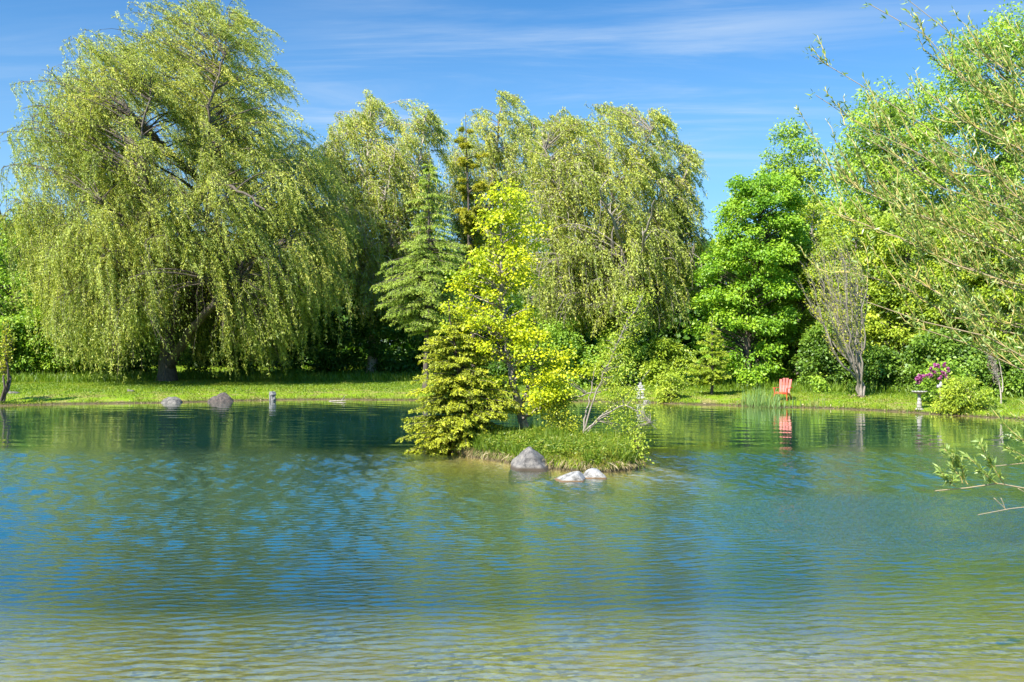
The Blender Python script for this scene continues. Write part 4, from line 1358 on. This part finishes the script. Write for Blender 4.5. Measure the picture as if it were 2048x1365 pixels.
stone_mat('granite', (0.045, 0.04, 0.037), (0.13, 0.12, 0.11), (0.23, 0.205, 0.175), stain=(0.05, 0.035, 0.02), wet=0.10)
stone_mat('white_stone', (0.07, 0.066, 0.06), (0.27, 0.255, 0.23), (0.40, 0.39, 0.37), stain=(0.15, 0.085, 0.035))
stone_mat('bank_stone', (0.03, 0.028, 0.025), (0.11, 0.10, 0.085), (0.27, 0.24, 0.20))
stone_mat('dark_stone', (0.02, 0.018, 0.016), (0.065, 0.052, 0.044), (0.15, 0.11, 0.085))
stone_mat('concrete', (0.22, 0.21, 0.18), (0.34, 0.32, 0.28), (0.43, 0.41, 0.37), scale=9)
stone_mat('carved_stone', (0.08, 0.08, 0.078), (0.17, 0.167, 0.16), (0.28, 0.272, 0.255), scale=9)
stone_mat('pale_stone', (0.32, 0.31, 0.29), (0.42, 0.40, 0.37), (0.50, 0.48, 0.45), scale=9)
solid_mat('red_plastic', (0.44, 0.035, 0.012), (0.52, 0.05, 0.018), scale=5, rough=0.35, bump=0.05)
solid_mat('glare_red_plastic', (0.36, 0.035, 0.018), (0.39, 0.07, 0.05), scale=4, rough=0.4, bump=0.05)  # pinker red for the slats: sun glare put into the colour


def ico(sub):
    bm = bmesh.new()
    bmesh.ops.create_icosphere(bm, subdivisions=sub, radius=1.0)
    V = np.array([v.co[:] for v in bm.verts])
    T = np.array([[v.index for v in f.verts] for f in bm.faces])
    bm.free()
    return V, T


def rock_shape(planes, seed, rough=0.05, sharp=9.0, sub=4):
    """rounded polyhedron: planes = [(normal, distance)]"""
    U, T = ico(sub)
    U = unit(U)
    r = RNG(seed)
    acc = np.zeros(len(U))
    for nrm, h in planes:
        c = U @ unit(np.array(nrm, float)) / h
        acc += np.maximum(c, 0) ** sharp
    R = acc ** (-1.0 / sharp)
    nz = np.zeros(len(U))
    for k in range(14):
        f = r.uniform(2, 11)
        a = unit(r.normal(size=3)) * f
        nz += np.sin(U @ a + r.uniform(0, 6.28)) / f * 2
    R = R * (1 + rough * nz)
    return U * R[:, None], T


def rock(name, label, c, planes, seed, mat, rough=0.05, sharp=9.0, rot=0.0, cat='rock', group=None):
    V, T = rock_shape(planes, seed, rough, sharp)
    mb = MB()
    cs, sn = math.cos(rot), math.sin(rot)
    V = V @ np.array([[cs, sn, 0], [-sn, cs, 0], [0, 0, 1.0]])
    mb.add(V, t=T)
    o = mb.build(name, MAT[mat], smooth=True)
    o.location = tuple(c)
    return tag(o, label, cat, group)


rng0 = RNG(200)


def blob_planes(w, dpt, h, seed, n=9, top=1.0, e0=0.0, e1=0.6):
    r = RNG(seed)
    P = []
    for k in range(n):
        a = 2 * math.pi * k / n + r.uniform(-0.25, 0.25)
        e = r.uniform(e0, e1)
        nn = np.array([math.cos(a) * math.cos(e), math.sin(a) * math.cos(e), math.sin(e)])
        P.append((nn, math.sqrt((nn[0] * w / 2) ** 2 + (nn[1] * dpt / 2) ** 2 + (nn[2] * h) ** 2) * r.uniform(0.86, 1.05)))
    P.append(((0.1, 0.05, 1), h * top))
    P.append(((0, 0, -1), 0.35))
    return P


rock('boulder', 'grey pyramid shaped granite boulder at the front of the island', (0.42, 23.25, -0.02), [
    ((-0.72, -0.35, 0.62), 0.345), ((0.70, -0.25, 0.66), 0.37), ((-0.1, -0.92, 0.42), 0.37), ((0.15, 0.85, 0.5), 0.36), ((0, 0, -1), 0.3), ((-1, 0, 0.05), 0.47), ((1, 0, 0.05), 0.46), ((0, 0, 1), 0.66)],
    201, 'granite', rough=0.03, sharp=45)
rock('rock', 'pale wedge shaped rock lying in the shallows before the island', (1.22, 21.3, -0.05), [
    ((-0.33, -0.05, 0.95), 0.145), ((0.75, -0.15, 0.65), 0.30), ((0, -0.9, 0.42), 0.24), ((0, 0.9, 0.4), 0.25), ((0, 0, -1), 0.2), ((-1, 0, 0.2), 0.47), ((1, 0, 0.1), 0.38), ((0, 0, 1), 0.245)],
    202, 'white_stone', rough=0.05, sharp=12)
rock('rock', 'small white rounded rock beside the pale wedge shaped rock', (1.80, 21.75, -0.03), [
    ((-0.6, -0.1, 0.75), 0.19), ((0.55, -0.1, 0.8), 0.20), ((0, -0.9, 0.4), 0.19), ((0, 0.9, 0.4), 0.2), ((0, 0, -1), 0.2), ((-1, 0, 0.1), 0.22), ((1, 0, 0), 0.25), ((0, 0, 1), 0.215)],
    203, 'white_stone', rough=0.06, sharp=11)
p = at(343, 806, 50.0)
rock('rock', 'pale rounded rock on the left shore below the willow', (p[0], 50.1, 0.02), blob_planes(1.15, 0.8, 0.24, 204, n=13, e0=0.25, e1=1.35), 204, 'bank_stone', rough=0.07, sharp=12)
p = at(434, 806, 50.5)
rock('boulder', 'dark rugged boulder on the left shore nearest the stone head', (p[0], 50.9, 0.02), blob_planes(1.3, 0.8, 0.36, 205, n=12, e0=0.15, e1=1.3), 205, 'dark_stone', rough=0.12, sharp=16)
for lab, px, py, d, w, h, sd, mt in [
    ('small flat stone in the grass near the left edge', 25, 798, 51, 0.9, 0.10, 206, 'bank_stone'),
    ('small grey stone in the lawn left of the willow trunk', 262, 783, 53, 0.45, 0.10, 207, 'bank_stone'),
    ('small pale stone at the foot of the stone figure', 1293, 796, 50.0, 0.45, 0.14, 208, 'bank_stone'),
    ('tiny white stone at the water left of the stone figure', 1206, 803, 50.6, 0.24, 0.10, 209, 'pale_stone')]:
    X = (px - 1024) / F * d
    rock('stone', lab, (X, d, gz(X, d) - 0.01), blob_planes(w, w * 0.8, h, sd), sd, mt, rough=0.08, cat='stone', group='small stones on the far bank')


# ------------------------------------------------------------------ built things
def mesh_obj(name, bm, mat, parent=None, smooth=False):
    me = bpy.data.meshes.new(name)
    bm.to_mesh(me)
    bm.free()
    for f in me.polygons:
        f.use_smooth = smooth
    me.materials.append(MAT[mat])
    o = bpy.data.objects.new(name, me)
    COL.objects.link(o)
    if parent is not None:
        o.parent = parent
    return o


def loft_box(name, secs, mat, parent, bevel=0.012):
    """a plank or post through rectangular sections: (centre, x axis * half width, y axis * half thickness)"""
    bm = bmesh.new()
    rings = []
    for c, a, b in secs:
        c, a, b = Vector(c), Vector(a), Vector(b)
        rings.append([bm.verts.new(c + a + b), bm.verts.new(c - a + b), bm.verts.new(c - a - b), bm.verts.new(c + a - b)])
    for r, s in zip(rings[:-1], rings[1:]):
        for i in range(4):
            bm.faces.new((r[i], r[(i + 1) % 4], s[(i + 1) % 4], s[i]))
    bm.faces.new(rings[0][::-1])
    bm.faces.new(rings[-1])
    bmesh.ops.recalc_face_normals(bm, faces=bm.faces)
    if bevel:
        bmesh.ops.bevel(bm, geom=bm.edges[:], offset=bevel, segments=2, affect='EDGES', profile=0.5)
    return mesh_obj(name, bm, mat, parent)


def lathe(name, prof, mat, parent, n=28, rim=None):
    bm = bmesh.new()
    rings = []
    for r, z in prof:
        ring = []
        for k in range(n):
            a = 2 * math.pi * k / n
            rr, zz = (r, z) if rim is None else rim(r, z, a)
            ring.append(bm.verts.new((rr * math.cos(a), rr * math.sin(a), zz)))
        rings.append(ring)
    for a, b in zip(rings[:-1], rings[1:]):
        for k in range(n):
            bm.faces.new((a[k], a[(k + 1) % n], b[(k + 1) % n], b[k]))
    bm.faces.new(rings[0][::-1])
    bm.faces.new(rings[-1])
    return mesh_obj(name, bm, mat, parent, smooth=True)


def red_chair():
    d = 47.5
    X = (1566 - 1024) / F * d
    root = empty('garden_chair', (X, d, gz(X, d)), 'red garden armchair with a tall slatted back on the right bank', 'chair')
    root.rotation_euler = (0, 0, math.radians(-33))      # front is local -Y, turned to the left
    # seat slats slope down to the back
    for k in range(5):
        y = -0.27 + k * 0.115
        z = 0.39 - 0.020 * k
        loft_box('seat_slat', [((-0.265, y, z), (0, 0.050, -0.009), (0, 0, 0.013)), ((0.265, y, z), (0, 0.050, -0.009), (0, 0, 0.013))], 'glare_red_plastic' if k else 'red_plastic', root, 0.006)
    loft_box('seat_apron', [((-0.27, -0.335, 0.345), (0, 0, 0.045), (0, 0.012, 0)), ((0.27, -0.335, 0.345), (0, 0, 0.045), (0, 0.012, 0))], 'red_plastic', root, 0.006)
    for i, x in enumerate((-0.205, -0.068, 0.068, 0.205)):
        top = 1.04 if abs(x) < 0.1 else 0.985
        fan = x * 0.16
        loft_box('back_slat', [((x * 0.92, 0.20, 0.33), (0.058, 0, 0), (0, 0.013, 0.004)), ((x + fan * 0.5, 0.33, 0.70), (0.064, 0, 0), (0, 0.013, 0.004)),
                               ((x + fan, 0.42, top), (0.062, 0, 0), (0, 0.013, 0.004))], 'glare_red_plastic', root, 0.007)
    loft_box('back_rail', [((-0.30, 0.345, 0.60), (0, 0, 0.03), (0, 0.013, 0)), ((0.30, 0.345, 0.60), (0, 0, 0.03), (0, 0.013, 0))], 'red_plastic', root, 0.006)
    for s in (-1, 1):
        loft_box('armrest', [((s * 0.335, -0.40, 0.585), (0.058, 0, 0), (0, 0, 0.013)), ((s * 0.345, -0.1, 0.59), (0.066, 0, 0), (0, 0, 0.013)), ((s * 0.33, 0.38, 0.585), (0.036, 0, 0), (0, 0, 0.013))], 'red_plastic', root, 0.006)
        loft_box('leg', [((s * 0.30, -0.34, 0.0), (0.022, 0, 0), (0, 0.048, 0)), ((s * 0.30, -0.34, 0.571), (0.022, 0, 0), (0, 0.055, 0))], 'red_plastic', root, 0.006)
        loft_box('leg', [((s * 0.285, 0.47, 0.0), (0.018, 0, 0), (0, 0.045, 0.01)), ((s * 0.285, 0.24, 0.20), (0.018, 0, 0), (0, 0.04, 0.04)), ((s * 0.285, -0.22, 0.345), (0.018, 0, 0), (0, 0.01, 0.045))], 'red_plastic', root, 0.006)


red_chair()


def birdbath():
    d = 42.6
    X = (1838.5 - 1024) / F * d
    root = empty('birdbath', (X, d, gz(X, d) - 0.01), 'pale concrete birdbath on a turned pedestal, right bank', 'birdbath')
    lathe('base', [(0.17, 0.0), (0.175, 0.03), (0.15, 0.055), (0.115, 0.075), (0.108, 0.09)], 'concrete', root)
    lathe('pedestal', [(0.105, 0.091), (0.10, 0.14), (0.097, 0.26), (0.103, 0.275), (0.103, 0.295), (0.090, 0.31), (0.075, 0.42), (0.085, 0.44), (0.07, 0.46), (0.068, 0.60), (0.075, 0.66), (0.10, 0.69)], 'concrete', root)

    def rim(r, z, a):
        k = max(0.0, (r - 0.2) / 0.12)
        return r * (1 + 0.03 * k * math.cos(14 * a)), z + 0.012 * k * math.cos(14 * a)
    lathe('bowl', [(0.09, 0.691), (0.16, 0.705), (0.25, 0.745), (0.305, 0.785), (0.312, 0.80), (0.295, 0.805), (0.26, 0.785), (0.16, 0.755), (0.03, 0.745)], 'concrete', root, n=84, rim=rim)


birdbath()


def stone_figure():
    d = 50.8
    X = (1281 - 1024) / F * d
    root = empty('stone_figure', (X, d, gz(X, d)), 'pale figure of stacked stones with two legs and arms, on the far bank', 'statue')
    def st(name, c, w, dp, h, seed):
        V, T = rock_shape([((-1, 0, 0), w / 2), ((1, 0, 0), w / 2), ((0, -1, 0), dp / 2), ((0, 1, 0), dp / 2), ((0, 0, 1), h / 2), ((0, 0, -1), h / 2)], seed, rough=0.07, sharp=7, sub=3)
        mb = MB()
        mb.add(V + np.array(c), t=T)
        mb.build(name, MAT['pale_stone'], root, smooth=True)
    st('foot', (-0.10, 0, 0.025), 0.24, 0.22, 0.09, 301)
    st('foot', (0.16, 0, 0.025), 0.34, 0.22, 0.08, 302)
    st('leg', (-0.10, 0, 0.14), 0.15, 0.16, 0.17, 303)
    st('leg', (0.09, 0, 0.14), 0.15, 0.16, 0.17, 304)
    st('leg', (-0.10, 0, 0.31), 0.14, 0.15, 0.18, 305)
    st('leg', (0.09, 0, 0.31), 0.14, 0.15, 0.18, 306)
    st('arm', (-0.13, 0, 0.44), 0.30, 0.17, 0.10, 307)
    st('arm', (0.10, 0, 0.45), 0.24, 0.17, 0.11, 308)
    st('torso', (-0.03, 0, 0.56), 0.30, 0.17, 0.14, 309)
    st('shoulder', (-0.02, 0, 0.645), 0.36, 0.18, 0.06, 310)
    st('head', (-0.01, 0, 0.75), 0.13, 0.13, 0.17, 311)


stone_figure()


def stone_head():
    d = 51.2
    X = (545 - 1024) / F * d
    root = empty('carved_statue', (X, d, gz(X, d) - 0.02), 'grey carved long faced stone head on the left bank, looking right', 'statue')
    root.rotation_euler = (0, 0, math.radians(52))

    def sec(name, rows, seed, mat='carved_stone'):
        # rows: z, half width x, front y, back y (front is local -Y)
        bm = bmesh.new()
        rings = []
        for z, hx, yf, yb in rows:
            ring = []
            for k in range(20):
                a = 2 * math.pi * k / 20
                cx, cy = math.cos(a), math.sin(a)
                sx = math.copysign(abs(cx) ** 0.55, cx)
                sy = math.copysign(abs(cy) ** 0.55, cy)
                ring.append(bm.verts.new((hx * sx, (yf + yb) / 2 + (yb - yf) / 2 * sy, z)))
            rings.append(ring)
        for a, b in zip(rings[:-1], rings[1:]):
            for k in range(20):
                bm.faces.new((a[k], a[(k + 1) % 20], b[(k + 1) % 20], b[k]))
        bm.faces.new(rings[0][::-1])
        bm.faces.new(rings[-1])
        return mesh_obj(name, bm, mat, root, smooth=False)
    sec('bust', [(0.0, 0.20, -0.15, 0.16), (0.16, 0.19, -0.14, 0.15), (0.22, 0.13, -0.10, 0.13)], 1)
    sec('head', [(0.20, 0.12, -0.12, 0.12), (0.26, 0.14, -0.19, 0.13), (0.32, 0.145, -0.17, 0.14), (0.36, 0.145, -0.155, 0.14), (0.38, 0.145, -0.17, 0.14), (0.41, 0.145, -0.15, 0.14),
                 (0.56, 0.15, -0.12, 0.14), (0.61, 0.155, -0.115, 0.14), (0.63, 0.16, -0.18, 0.14), (0.68, 0.16, -0.175, 0.14), (0.76, 0.15, -0.13, 0.13), (0.81, 0.14, -0.11, 0.12)], 2)
    sec('nose', [(0.42, 0.05, -0.215, -0.10), (0.46, 0.048, -0.215, -0.10), (0.62, 0.03, -0.165, -0.10)], 3)
    for s in (-1, 1):
        loft_box('ear', [((s * 0.156, 0.01, 0.36), (0.018, 0, 0), (0, 0.04, 0)), ((s * 0.160, 0.01, 0.64), (0.018, 0, 0), (0, 0.045, 0))], 'carved_stone', root, 0.008)


stone_head()


def lilac():
    rng = RNG(320)
    d = 44.0
    root = shrub('lilac', 'lilac bush with purple pink flower clusters behind the birdbath', 'bush', [(722, 1870, 1905), (745, 1845, 1935), (775, 1840, 1940), (798, 1850, 1930)], d, 321,
                 n_clump=70, per=60, leaf=(0.11, 0.08), cr=0.3, tf=0.7, mat='green_leaf', tshift=0.05)
    pts = [(1834, 757), (1840, 752), (1838, 760), (1843, 755), (1850, 752), (1862, 738), (1870, 731), (1876, 733), (1889, 730), (1868, 744), (1885, 745), (1857, 751), (1896, 739), (1862, 751),
           (1881, 756), (1893, 753), (1836, 763)]
    for px, py in pts:
        c = at(px, py, d - 0.75 - 0.25 * rng.uniform())
        mb = MB()
        n = 70
        ax = unit(rng.normal(size=3) * 0.5 + np.array([0, -0.2, 0.9]))
        t = rng.uniform(-1, 1, n)
        P = c + ax * t[:, None] * 0.085 + rng.normal(size=(n, 3)) * (0.028 * (1.15 - (t + 1) * 0.4))[:, None]
        mb.leaves(P, unit(rng.normal(size=(n, 3))), 0.07, 0.06, rng, np.clip(0.45 + rng.normal(size=n) * 0.25, 0, 1))
        mb.build('flower_cluster', MAT['lilac_flower'], root, origin=root.location)


lilac()


def drift_stick():
    rng = RNG(330)
    mb = MB()
    p = poly_resample(np.stack([at(658, 0, 51.0), at(668, 0, 51.0), at(680, 0, 50.9), at(692, 0, 50.9)]) * np.array([1, 1, 0]) + np.array([[0, 0, 0.0], [0, 0, 0.03], [0, 0.03, 0.035], [0, 0, 0.06]]), 8)
    mb.tubes(p[None], np.linspace(0.032, 0.015, 8)[None], 6)
    q = poly_resample(np.stack([p[5], p[5] + [0.12, 0, 0.12], p[5] + [0.2, 0.02, 0.26]]), 5)
    mb.tubes(q[None], np.linspace(0.018, 0.008, 5)[None], 5)
    tag(mb.build('stick', MAT['bark_pale'], smooth=True), 'pale drift stick floating by the left bank', 'stick')


drift_stick()


def white_ornament():
    d = 42.2
    X = (1880 - 1024) / F * d
    z0 = H + (HY - 771) / F * d
    # a small white garden ornament on a thin stake, showing above the yellow green bush
    g = gz(X, d)
    root = empty('garden_ornament', (X, d, g), 'small white garden ornament showing above the yellow green bush', 'ornament')
    lathe('stake', [(0.012, -0.05), (0.012, z0 - g - 0.09)], 'bark_tan', root, n=8)
    for i, (dx, dz, w, h, s) in enumerate([(0.03, 0.03, 0.12, 0.22, 331), (-0.08, -0.05, 0.10, 0.12, 332)]):
        V, T = rock_shape([((-1, 0, 0.3), w / 2), ((1, 0, -0.3), w / 2), ((0, -1, 0), 0.05), ((0, 1, 0), 0.05), ((0.3, 0, 1), h / 2), ((-0.3, 0, -1), h / 2)], s, rough=0.06, sharp=6, sub=3)
        mb = MB()
        mb.add(V + np.array([dx, 0, z0 - g + dz]), t=T)
        mb.build('wing' if i == 0 else 'body', MAT['pale_stone'], root, smooth=True)


white_ornament()
